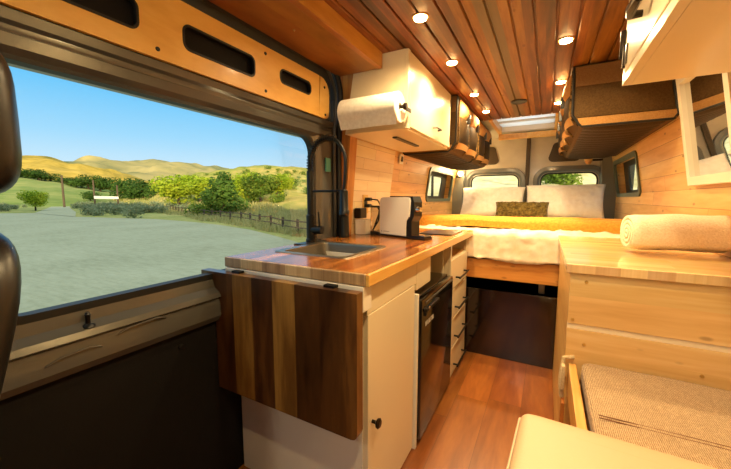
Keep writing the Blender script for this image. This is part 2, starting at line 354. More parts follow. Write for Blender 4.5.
# cab walls in front (behind the camera): dash wall with the windscreen opening, side with door glass opening
bm = nb()
box(bm, -1.25, .78, FY0-.05, FY0, -1.15, -.2); box(bm, -1.25, .78, FY0-.05, FY0, .55, .79); box(bm, -1.25, -1.05, FY0-.05, FY0, -.2, .55); box(bm, .6, .78, FY0-.05, FY0, -.2, .55)
struct('wall_front', bm, M['greydark'], 'cab front wall with windscreen opening', 'wall')
bm = nb()
for a in ((-.30, -1.15, .79), ): box(bm, -1.2, -1.1, -.30, .02, a[1], a[2])
box(bm, -1.2, -1.1, FY0, -.30, -1.15, -.25); box(bm, -1.2, -1.1, FY0, -.30, .35, .79)
struct('wall_front_left', bm, M['greydark'], 'cab side with passenger window opening', 'wall')
bm = nb(); box(bm, .64, .74, FY0, -.2, -1.15, -.25); box(bm, .58, .74, FY0, -.2, .40, .79); box(bm, .60, .74, -.30, -.2, -.25, .40)
struct('wall_front_right', bm, M['greydark'], 'cab side with driver window opening', 'wall')
# ------------------------------------------------------------------ sliding door
dr = thing('door_1', 'large sliding side door with picture window', 'door', (-1.12, .85, -1.15), kind='structure')
fd = lambda u, w_, d: (-1.11-d, u, w_)      # d outward
gy0, gy1, gz0, gz1 = .205, 1.445, -.293, .328; gc, gk = (gy0+gy1)/2, (gz0+gz1)/2; gw, gh = gy1-gy0, gz1-gz0
N = 10
rings = []
for grow, d, r in ((0, .03, .085), (.012, .004, .09), (.03, 0, .10), (.045, -.012, .11), (.075, -.014, .12)):
    rings.append([fd(u, w_, d) for u, w_ in rrect(gc, gk, gw+2*grow, gh+2*grow, r, N)])
# outer edge of the pressed frame
oy0, oy1, oz0, oz1 = .03, 1.655, -.40, .44
rings.append([fd(u, w_, -.004) for u, w_ in rrect((oy0+oy1)/2, (oz0+oz1)/2, oy1-oy0, oz1-oz0, .02, N)])
bm = nb(); loftrings(bm, rings); obj('window_surround', bm, M['grey'], dr, True)
bm = nb(); ringplate(bm, rrect(gc, gk, gw+.026, gh+.026, .09, N), rrect(gc, gk, gw-.016, gh-.016, .08, N), fd, -.006, .03); obj('window_seal', bm, M['rubber'], dr, True)
bm = nb(); vs = [bm.verts.new(fd(u, w_, .02)) for u, w_ in rrect(gc, gk, gw, gh, .085, N)]; bm.faces.new(vs); obj('window_pane', bm, M['glass'], dr)
# pressed metal sill under the window and belt line
bm = nb(); prism(bm, [(-1.106, -.30), (-1.094, -.335), (-1.068, -.352), (-1.060, -.368), (-1.072, -.378), (-1.066, -.395), (-1.064, -.44), (-1.078, -.462), (-1.10, -.468), (-1.16, -.468), (-1.16, -.30)], 'Y', .03, 1.655); obj('door_sill', bm, M['grey'], dr, True, sharp=20)
bm = nb()
for y0, y1, z in ((.30, .42, -.415), (.46, .60, -.39)):
    tube(bm, [(-1.066, y0, z), (-1.060, y0+.03, z+.012), (-1.060, y1-.03, z+.016), (-1.066, y1, z+.006)], .003, 8)
obj('pressed_rib', bm, M['grey'], dr, True)
bm = nb(); lathe(bm, [(.016, 0), (.013, .006), (.006, .01), (.006, .03), (.008, .034), (.004, .04)], (-1.082, .40, -.348), seg=14); obj('lock_knob', bm, M['black'], dr, True)
B('lower_lining', M['panel'], dr, -1.16, -1.098, .03, 1.655, -1.15, -.466, bev=.004)
bm = nb(); lathe(bm, [(.010, 0), (.008, .005), (0, .006)], (-1.098, .66, -.515), 'X', 12); obj('screw_cover', bm, M['panel'], dr, True)
# metal above the window, two stepped bands
bm = nb(); prism(bm, [(-1.106, .33), (-1.088, .345), (-1.086, .372), (-1.10, .38), (-1.10, .392), (-1.086, .402), (-1.082, .425), (-1.10, .44), (-1.10, .69), (-1.08, .70), (-1.06, .73), (-1.06, .79), (-1.2, .79), (-1.2, .33)], 'Y', .03, 1.60); obj('header_rail', bm, M['grey'], dr, True, sharp=20)
# birch plywood panel with three visible slots
pm = thing('x', None, None, (0, 0, 0)); bpy.data.objects.remove(pm)
bm = nb(); fp = lambda u, w_, d: (-1.082+d-.10*max(0, w_-.44)*-.3, u, w_)
pz0, pz1 = .428, .632
slots = [(.26, .578, .527, .084), (.714, 1.016, .527, .080), (1.162, 1.380, .544, .061)]
cuts = [.03, .645, 1.09, 1.45]
for (s0, s1, zc, h), a, b in zip(slots, cuts, cuts[1:]):
    ringplate(bm, rrect((a+b)/2, (pz0+pz1)/2, b-a, pz1-pz0, .0005, 6), rrect((s0+s1)/2, zc, s1-s0, h, .024, 6), fp, .0, .012)
pts = [(1.45, pz0)]+[(1.54-.03+.03*math.cos(R(a)), pz0+.03+.03*math.sin(R(a))) for a in (-90, -60, -30, 0)]+[(1.54-.08+.08*math.cos(R(a)), pz1-.08+.08*math.sin(R(a))) for a in (0, 22, 45, 68, 90)]
f0 = [bm.verts.new(fp(u, w_, .012)) for u, w_ in pts]; f1 = [bm.verts.new(fp(u, w_, 0)) for u, w_ in pts]
bm.faces.new(f0); bm.faces.new(f1[::-1])
for k in range(len(pts)): bm.faces.new((f0[k], f0[(k+1) % len(pts)], f1[(k+1) % len(pts)], f1[k]))
bmesh.ops.delete(bm, geom=[f for f in bm.faces if any(all(abs(v.co.y-c_) < 6e-4 for v in f.verts) for c_ in (.645, 1.09, 1.45))], context='FACES_ONLY')
ply = obj('plywood_panel', bm, M['ply'], dr)
for s0, s1, zc, h in slots:
    bm = nb(); ringplate(bm, rrect((s0+s1)/2, zc, s1-s0+.004, h+.004, .026, 6), rrect((s0+s1)/2, zc, s1-s0-.010, h-.010, .02, 6), fp, .001, .0145); obj('slot_edging', bm, M['rubber'], ply, True)
    B('slot_recess', M['panel'], ply, -1.0975, -1.089, s0-.01, s1+.01, zc-h/2-.01, zc+h/2+.01)
for y, z in ((.63, .455), (1.075, .453), (1.075, .603), (1.505, .447), (1.495, .585), (.63, .603)):
    bm = nb(); lathe(bm, [(.007, 0), (.006, .003), (0, .004)], (fp(y, z, .012)[0], y, z), 'X', 12); obj('screw', bm, M['rubber'], ply, True)
bm = nb(); box(bm, -1.062, -1.056, .985, 1.03, .715, .73, .002); obj('courtesy_lamp', bm, M['chrome'], dr)
# door seal, pillar, wood edge
bm = nb(); pth = [(-1.055, .03, .738), (-1.055, 1.30, .742)]+[(-1.055-.02*(1-math.cos(R(a))), 1.46+.20*math.sin(R(a)), .542+.20*math.cos(R(a))) for a in range(0, 91, 10)]+[(-1.09, 1.665, .3), (-1.095, 1.668, -1.15)]
tube(bm, pth, .017, 10); obj('door_seal', bm, M['rubber'], dr, True)
pth2 = [(p[0]-.004, p[1]-.04*(1 if i > 1 else 0), p[2]-.036*(1 if i < len(pth)-2 else 0)) for i, p in enumerate(pth)]
bm = nb(); tube(bm, pth2, .009, 8); obj('inner_seal', bm, M['greydark'], dr, True)
bm = nb(); box(bm, -1.2, -1.10, 1.655, 1.677, -1.15, .79); box(bm, -1.2, -1.15, 1.677, 1.76, -1.15, .79); box(bm, -1.2, -1.115, .02, .06, -1.15, .79)
struct('trim_2', bm, M['grey'], 'grey metal pillar behind the sliding door', 'door pillar')
bm = nb(); box(bm, -1.098, -1.088, 1.61, 1.635, -.35, .55, .004); struct('trim_3', bm, M['greydark'], 'dark groove strip on the door pillar', 'trim')
bm = nb(); hexa(bm, [(-1.148, 1.68, -.262), (-1.07, 1.68, -.262), (-1.07, 1.76, -.262), (-1.148, 1.76, -.262), (-1.148, 1.68, .755), (-.985, 1.68, .755), (-.985, 1.76, .755), (-1.148, 1.76, .755)])
struct('trim_4', bm, M['stripwood'], 'stained wooden strip closing the end of the pine wall', 'trim')
bm = nb(); box(bm, -1.094, -1.086, 1.53, 1.575, .150, .225, .002)
o = obj('latch_tag', bm, M['latch'] if 'latch' in M else paint('teal_tag', '#4f9c93', .4), None); tag(o, 'small teal tag on the grey door pillar behind the tap', 'tag')
# soffit box over the door
sf = thing('overhead_box', 'long stained plywood box under the ceiling above the sliding door', 'ceiling box', (-.9, .85, .675))
B('underside', M['soffit'], sf, -1.055, -.80, .0, 1.62, .675, .687)
bm = nb(); box(bm, -.812, -.785, .0, 1.62, .672, .7495, .002); obj('front_board', bm, M['stripwood2'] if 'stripwood2' in M else wood('soffit_front', [(.2, '#85501a'), (.5, '#ad7029'), (.8, '#c98c42')], 'Y', 'Z', .4, .1, .4, .1), sf)
bm = nb(); lathe(bm, [(.006, 0), (.004, -.004), (0, -.005)], (-.93, 1.10, .675), 'Z', 10); obj('screw', bm, M['chrome'], sf)
# ------------------------------------------------------------------ rear doors
def reardoor(n, xa, xb, wx0, wx1, wz0, wz1, ix0, ix1, label):
    d_ = thing('door_%d' % n, label, 'door', ((xa+xb)/2, RY, -1.15), kind='structure')
    f = lambda u, w_, d: (u, RY+d, w_)
    wc, wk = (wx0+wx1)/2, (wz0+wz1)/2
    bm = nb(); ringplate(bm, rrect((xa+xb)/2, -.20, xb-xa-.006, 1.90, .002, 8), rrect(wc, wk, wx1-wx0, wz1-wz0, .09, 8), f, 0, .05); obj('door_panel', bm, M['greylight'], d_, True)
    bm = nb(); loftrings(bm, [[f(u, w_, d) for u, w_ in rrect(wc, wk, wx1-wx0+2*g, wz1-wz0+2*g, .09+g, 8)] for g, d in ((.075, -.001), (.068, -.03), (.03, -.034), (.012, -.018), (0, .01), (-.008, .03))]); obj('window_surround', bm, M['greymid'], d_, True)
    bm = nb(); ringplate(bm, rrect(wc, wk, wx1-wx0+.004, wz1-wz0+.004, .09, 8), rrect(wc, wk, wx1-wx0-.03, wz1-wz0-.03, .08, 8), f, .012, .03); obj('window_seal', bm, M['rubber'], d_, True)
    bm = nb(); bm.faces.new([bm.verts.new(f(u, w_, .025)) for u, w_ in rrect(wc, wk, wx1-wx0, wz1-wz0, .085, 8)]); obj('window_pane', bm, M['glass'], d_)
    iz0, iz1 = .425, .645
    bm = nb(); prism(bm, [(u+(.035 if (w_ > .53) == True and u < (ix0+ix1)/2 and n == 3 else (-.035 if w_ > .53 and u > (ix0+ix1)/2 and n == 2 else 0)), w_) for u, w_ in rrect((ix0+ix1)/2, (iz0+iz1)/2, ix1-ix0, iz1-iz0, .05, 6)], 'Y', RY-.012, RY+.004)
    obj('inset_cover', bm, M['insetbrown'], d_, True)
    for zz in (.02, .18, .30):
        xx = xa+.03 if n == 2 else xb-.07
        B('hinge', M['rubber'], d_, xx, xx+.045, RY-.05, RY-.002, zz-.03, zz+.03, bev=.008)
M['insetbrown'] = paint('brown_inset', '#4a3a22', .5, var=.1)
reardoor(2, XC-.86, XC, -.89, -.31, -.30, .30, -.94, -.555, 'left rear door with rounded window above the bed')
reardoor(3, XC, XC+.86, -.085, .49, -.30, .30, -.01, .31, 'right rear door with rounded window above the bed')
bm = nb(); box(bm, XC-.022, XC+.022, RY-.03, RY-.001, -1.15, .75, .004); struct('trim_5', bm, M['insetbrown'], 'dark strip over the meeting edge of the rear doors', 'trim')
bm = nb(); box(bm, -1.25, XC-.86, RY-.02, RY+.06, -1.15, .79); box(bm, XC+.86, .8, RY-.02, RY+.06, -1.15, .79)
for s in (-1, 1): hexa(bm, [(XC+s*.80, RY-.14, -1.15), (XC+s*.90, RY-.14, -1.15), (XC+s*.90, RY, -1.15), (XC+s*.80, RY, -1.15), (XC+s*.70, RY-.14, .75), (XC+s*.90, RY-.14, .75), (XC+s*.90, RY, .75), (XC+s*.70, RY, .75)])
struct('trim_6', bm, M['greymid'], 'grey metal posts either side of the rear doors', 'door posts')
# skylight
sk = thing('skylight', 'roof skylight with bright white slatted blind above the bed', 'skylight', (-.235, 3.8, .75))
bm = nb(); box(bm, -.53, -.495, 3.44, 4.20, .735, .95); obj('side_frame', bm, M['softwoodtrim'], sk)
bm = nb(); box(bm, .03, .065, 3.44, 4.20, .735, .95); obj('side_frame', bm, M['softwoodtrim'], sk)
B('end_frame', M['white'], sk, -.495, .03, 3.44, 3.45, .751, .95); B('end_frame', M['white'], sk, -.495, .03, 4.165, 4.2, .76, .95)
bm = nb()
for k in range(6):
    y = 3.46+k*.118; box(bm, -.495, .03, y, y+.112, .80+.010*(k % 2), .806+.010*(k % 2))
obj('blind', bm, M['blind'], sk)
bm = nb(); box(bm, -.495, .03, 3.80, 3.825, .79, .80); obj('blind_rail', bm, M['greylight'], sk)
bm = nb(); bm.faces.new([bm.verts.new(p) for p in ((-.5, 3.45, .94), (.035, 3.45, .94), (.035, 4.17, .94), (-.5, 4.17, .94))]); obj('pane', bm, M['glass'], sk)
bm = nb(); box(bm, -.53, .07, 4.18, 4.22, .672, .735, .008); struct('trim_7', bm, M['softwoodtrim'], 'yellow wooden rail below the skylight', 'trim')
# ------------------------------------------------------------------ lamps in the ceiling
def downlight(x, y, label, first=[None], w=1.0):
    if first[0] is None:
        t_ = thing('downlight', label, 'ceiling light', (x, y, .75), 'warm downlights in the plank ceiling')
        bm = nb(); lathe(bm, [(.034, 0), (.034, -.003), (.031, -.005), (.0275, -.003), (.0275, 0)], (x, y, .75), 'Z', 24); obj('trim_ring', bm, M['brass'], t_, True)
        bm = nb(); lathe(bm, [(.027, -.003), (.026, -.010), (.014, -.014), (0, -.015)], (x, y, .75), 'Z', 20); obj('lens', bm, M['bulb'], t_, True)
        ld = bpy.data.lights.new('downlight_lamp', 'SPOT'); ld.energy = LAMP; ld.color = WARM; ld.shadow_soft_size = .025; ld.spot_size = R(167); ld.spot_blend = .8
        lo = bpy.data.objects.new('lamp', ld); C.objects.link(lo); lo.parent = t_; lo.location = (0, 0, -.02); first[0] = t_
    else:
        t_ = copy_tree(first[0]); t_.location = (x, y, .75+ZO); t_['label'] = label
    return t_
M['brass'] = paint('brass_ring', '#c9a25a', .3, metal=.6, var=.02)
LAMP = 33; WARM = (1.0, .72, .36)
for i, (y, wl, wr) in enumerate(((1.39, 'lit downlight in front of the cream wall cupboard, nearest on the kitchen side', None),
        (1.91, 'lit downlight beside the cream wall cupboard, second along the kitchen side', 'lit downlight nearest of the right row, by the open cream cupboard corner'),
        (2.55, 'lit downlight over the first left storage bag, third along the kitchen side', 'middle lit downlight of the right row, beside the brown storage bag'),
        (3.08, 'lit downlight farthest along the kitchen side, nearest the skylight', 'farthest lit downlight of the right row, nearest the skylight'))):
    downlight(-.5, y, wl)
    if wr: downlight(.04, y, wr)
downlight(.04, .82, 'added out-of-view downlight over the foreground seat pad'); downlight(.04, .2, 'added out-of-view downlight behind the front seats on the bench side')  # two unseen lamps added to light the bench and near surfaces
bm = nb(); lathe(bm, [(.058, .751), (.058, .742), (.05, .738), (.045, .741), (.02, .741), (0, .741)], (-.229, 2.9, 0), 'Z', 28); o = obj('ceiling_vent', bm, M['plastic'], None, True); tag(o, 'black round vent in the plank ceiling before the skylight', 'vent')
dl = thing('added_cab_fill', 'added white fill light in the cab ceiling, out of view', 'ceiling light', (-.25, -.75, .75))  # unseen fill light added to brighten surfaces facing the cab
bm = nb(); lathe(bm, [(.075, 0), (.075, -.008), (.062, -.012), (.06, -.004)], (-.25, -.75, .75), 'Z', 24); obj('rim', bm, M['white'], dl, True)
bm = nb(); lathe(bm, [(.06, -.004), (.05, -.02), (.025, -.028), (0, -.03)], (-.25, -.75, .75), 'Z', 24); obj('lens', bm, M['bulb'], dl, True)
ld = bpy.data.lights.new('cab_fill_lamp', 'POINT'); ld.energy = 16; ld.color = (1, .88, .70); ld.shadow_soft_size = .06; lo = bpy.data.objects.new('lamp', ld); C.objects.link(lo); lo.parent = dl; lo.location = (0, 0, -.12)
# reading lamps on the rear posts
rl = thing('reading_lamp', 'small glowing lamp on the left rear post beside the bed', 'lamp', (-.972, 4.28, .28))
bm = nb(); lathe(bm, [(.015, 0), (.024, .012), (.03, .035), (.022, .052), (0, .058)], (-.97, 4.26, .28), 'Z', 16); obj('globe', bm, M['bulb'], rl, True)
B('bracket', M['bronze'], rl, -1.02, -.965, 4.25, 4.275, .262, .281)
ld = bpy.data.lights.new('reading_light', 'POINT'); ld.energy = 6; ld.color = WARM; ld.shadow_soft_size = .03; lo = bpy.data.objects.new('lamp', ld); C.objects.link(lo); lo.parent = rl; lo.location = (.06, -.10, .05)
rl2 = thing('reading_lamp', 'unlit wooden cone lamp on the right rear post', 'lamp', (.38, 4.30, .40))
bm = nb(); lathe(bm, [(.018, 0), (.034, .03), (.040, .08), (.034, .11), (0, .12)], (.37, 4.30, .365), 'Z', 20); obj('shade', bm, M['edgegold'], rl2, True)
B('bracket', M['bronze'], rl2, .385, .50, 4.33, 4.36, .40, .42)
# ------------------------------------------------------------------ kitchen
wt = thing('worktop', 'glossy reddish brown wooden kitchen worktop with sink cut-out', 'worktop', (-.78, 1.6, -.29))
X0, X1, Y0, Y1, ZT, ZB = -1.09, -.465, .86, 2.425, -.226, -.264
sx0, sx1, sy0, sy1 = -1.0, -.665, 1.05, 1.385
bm = nb()
ringplate(bm, rrect((X0+X1)/2, (Y0+sy1+.05)/2, X1-X0, sy1+.05-Y0, .004, 5), rrect((sx0+sx1)/2, (sy0+sy1)/2, sx1-sx0, sy1-sy0, .02, 5), lambda u, w_, d: (u, w_, d), ZT, ZB)
box(bm, X0, X1, sy1+.05, Y1, ZB, ZT)
obj('worktop_slab', bm, M['worktop'], wt)
bm = nb(); box(bm, X0, X1, Y0-.012, Y0-.0005, ZB, ZT, .003); obj('end_edging', bm, M['endgrain'], wt, label='pale patchy end grain edge')
bm = nb(); box(bm, X1+.0005, X1+.014, Y0-.012, Y1, ZB, ZT, .003); obj('front_edging', bm, M['edgegold'], wt, label='long front edge with side light painted in as gold')
sk2 = thing('kitchen_sink', 'square stainless sink set into the wooden worktop', 'sink', ((sx0+sx1)/2, (sy0+sy1)/2, ZT-.15))
f = lambda g, z, r: [(u, w_, z) for u, w_ in rrect((sx0+sx1)/2, (sy0+sy1)/2, sx1-sx0+2*g, sy1-sy0+2*g, r, 6)]
bm = nb(); loftrings(bm, [f(-.006, ZT-.02, .03), f(-.012, ZT-.01, .03), f(-.010, ZT+.002, .03), f(.018, ZT+.004, .03), f(.02, ZT+.0005, .03)][0:]); 
obj('rim', bm, M['steel'], sk2, True)
bm = nb(); f2 = lambda g, z, r: [(u, w_, z) for u, w_ in rrect((sx0+sx1)/2, (sy0+sy1)/2, sx1-sx0+2*g, sy1-sy0+2*g, r, 6)]
loftrings(bm, [f2(-.013, ZT-.004, .03), f2(-.032, ZT-.13, .03), f2(-.055, ZT-.14, .02)], False, True); obj('basin', bm, M['basin'], sk2, True)
bm = nb(); lathe(bm, [(.03, .001), (.026, .003), (.012, .002), (0, .002)], ((sx0+sx1)/2, (sy0+sy1)/2, ZT-.14), 'Z', 18); obj('drain', bm, M['chrome'], sk2, True)
# faucet
fx, fy = -1.05, 1.34
fc = thing('kitchen_faucet', 'tall black spring-neck tap standing behind the sink', 'faucet', (fx, fy, ZT))
bm = nb(); box(bm, fx-.03, fx+.03, fy-.10, fy+.10, ZT, ZT+.006, .002); obj('deck_plate', bm, M['black'], fc)
bm = nb(); lathe(bm, [(.027, .004), (.027, .02), (.023, .024), (.023, .14), (.017, .146), (.017, .36)], (fx, fy, ZT), 'Z', 20); obj('column', bm, M['black'], fc, True)
arch = [(fx, fy, ZT+.36)]
for a in range(0, 181, 6): arch.append((fx+.105-.105*math.cos(R(a)), fy, ZT+.40+.115*math.sin(R(a))))
arch += [(fx+.21, fy, ZT+.36), (fx+.205, fy, ZT+.30), (fx+.2, fy, ZT+.27)]
bm = nb(); tube(bm, arch, .008, 10); obj('hose', bm, M['black'], fc, True)
bm = nb()   # spring coil over the first half of the arch
n = 30*10; pts = []
L = [Vector(p) for p in [(fx, fy, ZT+.22)]+arch[:22]]
seg = [0]
for a, b in zip(L, L[1:]): seg.append(seg[-1]+(b-a).length)
for i in range(n+1):
    s = seg[-1]*i/n; k = max(j for j in range(len(seg)) if seg[j] <= s+1e-9); k = min(k, len(L)-2); q = (s-seg[k])/(seg[k+1]-seg[k]); p = L[k].lerp(L[k+1], q)
    tg = (L[k+1]-L[k]).normalized(); nrm = Vector((0, 1, 0)); bn = tg.cross(nrm); a = i/10*math.tau
    pts.append(p+(nrm*math.cos(a)+bn*math.sin(a))*.0155)
tube(bm, pts, .0026, 5); obj('spring', bm, M['black'], fc, True)
bm = nb(); lathe(bm, [(.012, .27), (.020, .262), (.021, .17), (.024, .165), (.024, .148), (.018, .14)], (fx+.2, fy, ZT), 'Z', 18); obj('spray_head', bm, M['black'], fc, True)
bm = nb(); tube(bm, [(fx+.012, fy, ZT+.262), (fx+.2, fy, ZT+.262)], .006, 8); obj('holder_bar', bm, M['black'], fc, True)
bm = nb(); tube(bm, [(fx+.01, fy, ZT+.068), (fx+.07, fy, ZT+.068)], .02, 14); lev = obj('valve', bm, M['black'], fc, True)
bm = nb(); tube(bm, [(fx+.055, fy, ZT+.08), (fx+.052, fy-.005, ZT+.16)], [.006, .004], 8); obj('lever', bm, M['black'], lev, True)
# folding leaf
lf = thing('folding_table_leaf', 'dark striped wooden table leaf hanging folded down at the worktop end', 'table leaf', (-.8, .83, -.76))
bm = nb(); box(bm, -1.155, -.468, .792, .83, -.762, -.286, .003)
# rounded lower corner towards the aisle
bm.free(); bm = nb(); pts = [(-1.17, -.738), (-.468-.022, -.738)]+[(-.490+.022*math.cos(R(a)), -.716+.022*math.sin(R(a))) for a in (-60, -30, 0)]+[(-.468, -.276), (-1.17, -.276)]
prism(bm, pts, 'Y', .803, .838); obj('leaf_board', bm, M['leafwood'], lf)
for hx in (-1.0, -.58): B('hinge', M['black'], lf, hx-.02, hx+.02, .822, .8455, -.2762, -.268)
# base cabinet
bc = thing('base_cabinet', 'white kitchen base cupboard under the sink end of the worktop', 'cabinet', (-.8, 1.12, -1.15))
bm = nb(); ringplate(bm, [(-1.09, .90), (-.505, .90), (-.505, 1.362), (-1.09, 1.362)], [(-1.075, .916), (-.52, .916), (-.52, 1.358), (-1.075, 1.358)], lambda u, w_, d: (u, w_, d), -1.15, -.266); box(bm, -1.075, -.52, .916, 1.358, -1.149, -1.13); obj('body', bm, M['white'], bc)
B('hinge_rail', M['white'], bc, -1.085, -.47, .846, .90, -.345, -.266, bev=.002)
dd = B('door', M['cream'], bc, -.5045, -.485, .905, 1.335, -1.14, -.375, bev=.002)
bm = nb(); lathe(bm, [(.006, 0), (.006, .014), (.016, .02), (.018, .026), (.012, .031), (0, .032)], (-.485, .935, -.757), 'X', 18); obj('knob', bm, M['bronze'], dd, True)
B('top_rail', M['cream'], bc, -.5045, -.487, .903, 1.36, -.372, -.266)
B('fridge_filler', M['cream'], bc, -.503, -.487, 1.363, 1.56, -.405, -.266)
B('edge_strip', M['white'], bc, -.5045, -.474, 1.342, 1.362, -1.15, -.42)
# fridge
fr = thing('mini_fridge', 'black compact fridge built in under the worktop', 'fridge', (-.75, 1.66, -1.15))
bm = nb(); box(bm, -1.0, -.496, 1.372, 1.93, -1.148, -.446, .006); obj('body', bm, M['fridge'], fr)
bm = nb(); box(bm, -.495, -.463, 1.375, 1.928, -1.13, -.453, .008); dd = obj('door', bm, M['fridge'], fr, True)
bm = nb(); box(bm, -.463, -.447, 1.395, 1.60, -.512, -.494, .004); box(bm, -.463, -.453, 1.40, 1.42, -.532, -.492, .003); obj('handle', bm, M['plastic'], dd)
bm = nb(); box(bm, -.4635, -.459, 1.42, 1.92, -.478, -.470, .001); obj('chrome_line', bm, M['steel'], dd)
bm = nb(); lathe(bm, [(.008, 0), (.006, .006), (0, .007)], (-.448, 1.43, -.497), 'X', 12); obj('latch_button', bm, M['chrome'], dd, True)
bm = nb(); y = 1.425
for k, (wd, h) in enumerate(((.013, .022), (.010, .022), (.012, .022), (.010, .022), (.012, .022), (.013, .022), (.011, .022), (.004, .022), (.011, .022))):
    box(bm, -.4635, -.462, y, y+.003, -.588, -.566)
    if k not in (7,):
        box(bm, -.4635, -.462, y, y+wd-.003, -.570 if k % 2 else -.588, -.566 if k % 2 else -.584)
    if k % 3 == 0: box(bm, -.4635, -.462, y+wd-.006, y+wd-.003, -.588, -.566)
    y += wd+.004
obj('badge', bm, M['white'], dd, label='small silver badge')
bm = nb(); box(bm, -1.04, -.53, 1.945, 1.957, -1.148, -.266); o = obj('cabinet_divider', bm, M['cream'], None); tag(o, 'cream upright panel between the fridge and the drawers', 'panel')
# drawer unit
du = thing('drawer_unit', 'cream four-drawer unit with open cubby at the bed end of the kitchen', 'drawer unit', (-.75, 2.2, -1.15))
bm = nb()
box(bm, -1.05, -.505, 1.962, 1.974, -1.148, -.266); box(bm, -1.05, -.505, 2.412, 2.424, -1.148, -.266); box(bm, -1.05, -.505, 1.974, 2.412, -1.148, -.372); box(bm, -1.05, -.9, 1.974, 2.412, -.372, -.266)
obj('body', bm, M['cream'], du)
B('face_frame', M['cream'], du, -.5045, -.488, 1.962, 1.985, -.372, -.266); B('face_frame', M['cream'], du, -.5045, -.488, 2.402, 2.424, -.372, -.266)
B('cubby_lining', M['softwoodtrim'], du, -.899, -.51, 1.976, 2.41, -.3715, -.366)
for k in range(4):
    z1 = -.374-k*.194; dw = B('drawer', M['cream'], du, -.5045, -.485, 1.964, 2.422, z1-.186, z1, bev=.003)
    bm = nb(); zc = z1-.125
    tube(bm, [(-.455, 2.07, zc), (-.455, 2.34, zc)], .006, 8)
    for yy in (2.09, 2.32): tube(bm, [(-.486, yy, zc), (-.455, yy, zc)], .006, 8)
    obj('handle', bm, M['black'], dw, True)
# things on the worktop
cm = thing('coffee_machine', 'white pod coffee machine with black front on the worktop', 'coffee machine', (-.77, 1.80, ZT))
ang = R(20)
def rot(bm, c, a): bmesh.ops.rotate(bm, verts=bm.verts, cent=c, matrix=Matrix.Rotation(a, 3, 'Z'))
cx_, cy_ = -.755, 1.80
def cmp_(name, bm, mat, parent=cm, **k): rot(bm, (cx_, cy_, 0), R(-22)); return obj(name, bm, mat, parent, **k)
bm = nb(); pts = [(-.135, .012), (.085, .012), (.085, .10), (.112, .125), (.118, .215), (.112, .228), (.095, .233), (-.115, .233), (-.132, .226), (-.138, .20)]
prism(bm, [(cx_+u, ZT+w_) for u, w_ in pts], 'Y', cy_-.038, cy_+.038); bmesh.ops.bevel(bm, geom=[e for e in bm.edges], offset=.004, segments=2, affect='EDGES'); cmp_('body', bm, M['machine'], smooth=True)
bm = nb(); prism(bm, [(cx_+u, ZT+w_) for u, w_ in ((.086, .012), (.125, .012), (.125, .10), (.142, .128), (.142, .205), (.128, .238), (-.05, .241), (-.05, .234), (.113, .2335), (.1195, .215), (.1135, .124), (.0865, .099))], 'Y', cy_-.033, cy_+.033); cmp_('front', bm, M['plastic'])
bm = nb(); box(bm, cx_-.14, cx_+.125, cy_-.037, cy_+.037, ZT, ZT+.0115, .003); box(bm, cx_+.10, cx_+.22, cy_-.034, cy_+.034, ZT, ZT+.022, .006); cmp_('drip_tray', bm, M['plastic'])
bm = nb(); box(bm, cx_+.128, cx_+.215, cy_-.03, cy_+.03, ZT+.0225, ZT+.026, .001); cmp_('grille', bm, M['chrome'])
bm = nb(); lathe(bm, [(.018, 0), (.02, .012), (.012, .03), (0, .033)], (cx_+.142, cy_-.01, ZT+.165), 'X', 16); cmp_('lever_knob', bm, M['chrome'], smooth=True)
bm = nb(); prism(bm, rrect(cx_-.19, cy_, .095, .08, .03, 5), 'Z', ZT+.022, ZT+.17); cmp_('water_tank', bm, M['tank'], smooth=True)
bm = nb(); prism(bm, rrect(cx_-.19, cy_, .099, .084, .03, 5), 'Z', ZT+.17, ZT+.182); cmp_('tank_lid', bm, M['plastic'], smooth=True)
bm = nb(); prism(bm, rrect(cx_-.185, cy_, .104, .084, .03, 5), 'Z', ZT, ZT+.0215); cmp_('tank_base', bm, M['plastic'], smooth=True)
bm = nb(); box(bm, cx_-.118, cx_-.112, cy_-.0386, cy_-.0382, ZT+.027, ZT+.033)
for k in range(9): box(bm, cx_-.10+k*.006, cx_-.0965+k*.006, cy_-.0386, cy_-.0382, ZT+.028, ZT+.0315+.0012*(k % 2))
cmp_('small_lettering', bm, M['steel'])
bm = nb(); prism(bm, rrect(-.60, 2.14, .21, .30, .02, 5), 'Z', ZT, ZT+.008); o = obj('serving_tray', bm, M['plastic'], None, True); tag(o, 'thin black tray lying flat on the worktop near the drawers', 'tray')
fm = thing('milk_frother', 'black cylinder frother standing on the worktop beside the wooden strip', 'frother', (-1.03, 1.625, ZT))
bm = nb(); lathe(bm, [(.030, 0), (.032, .005), (.029, .02), (.027, .14)], (-1.03, 1.625, ZT), 'Z', 20); obj('cup', bm, M['plastic'], fm, True)
bm = nb(); lathe(bm, [(.029, .1405), (.031, .145), (.031, .158), (.02, .166), (0, .168)], (-1.03, 1.625, ZT), 'Z', 20); obj('lid', bm, M['plastic'], fm, True)
bm = nb(); box(bm, -1.06, -.985, 1.80, 1.875, ZT, ZT+.095, .004); o = obj('charger_box', bm, M['machine'], None); tag(o, 'small white box under the black adapters by the socket', 'box')
ol = thing('wall_outlet', 'wooden socket plate on the pale splash boards', 'outlet', (-1.07, 1.96, -.05))
B('plate', M['softwoodtrim'], ol, -1.078, -1.070, 1.925, 1.995, -.10, .025, bev=.002)
B('socket', M['plastic'], ol, -1.0702, -1.068, 1.94, 1.98, -.06, -.01)
cd = thing('power_adapter', 'pair of black plugs with looping cords at the wooden socket plate', 'power adapter', (-1.03, 1.93, -.1))
bm = nb(); box(bm, -1.067, -1.02, 1.80, 1.885, -.125, -.06, .006); obj('adapter', bm, M['plastic'], cd)
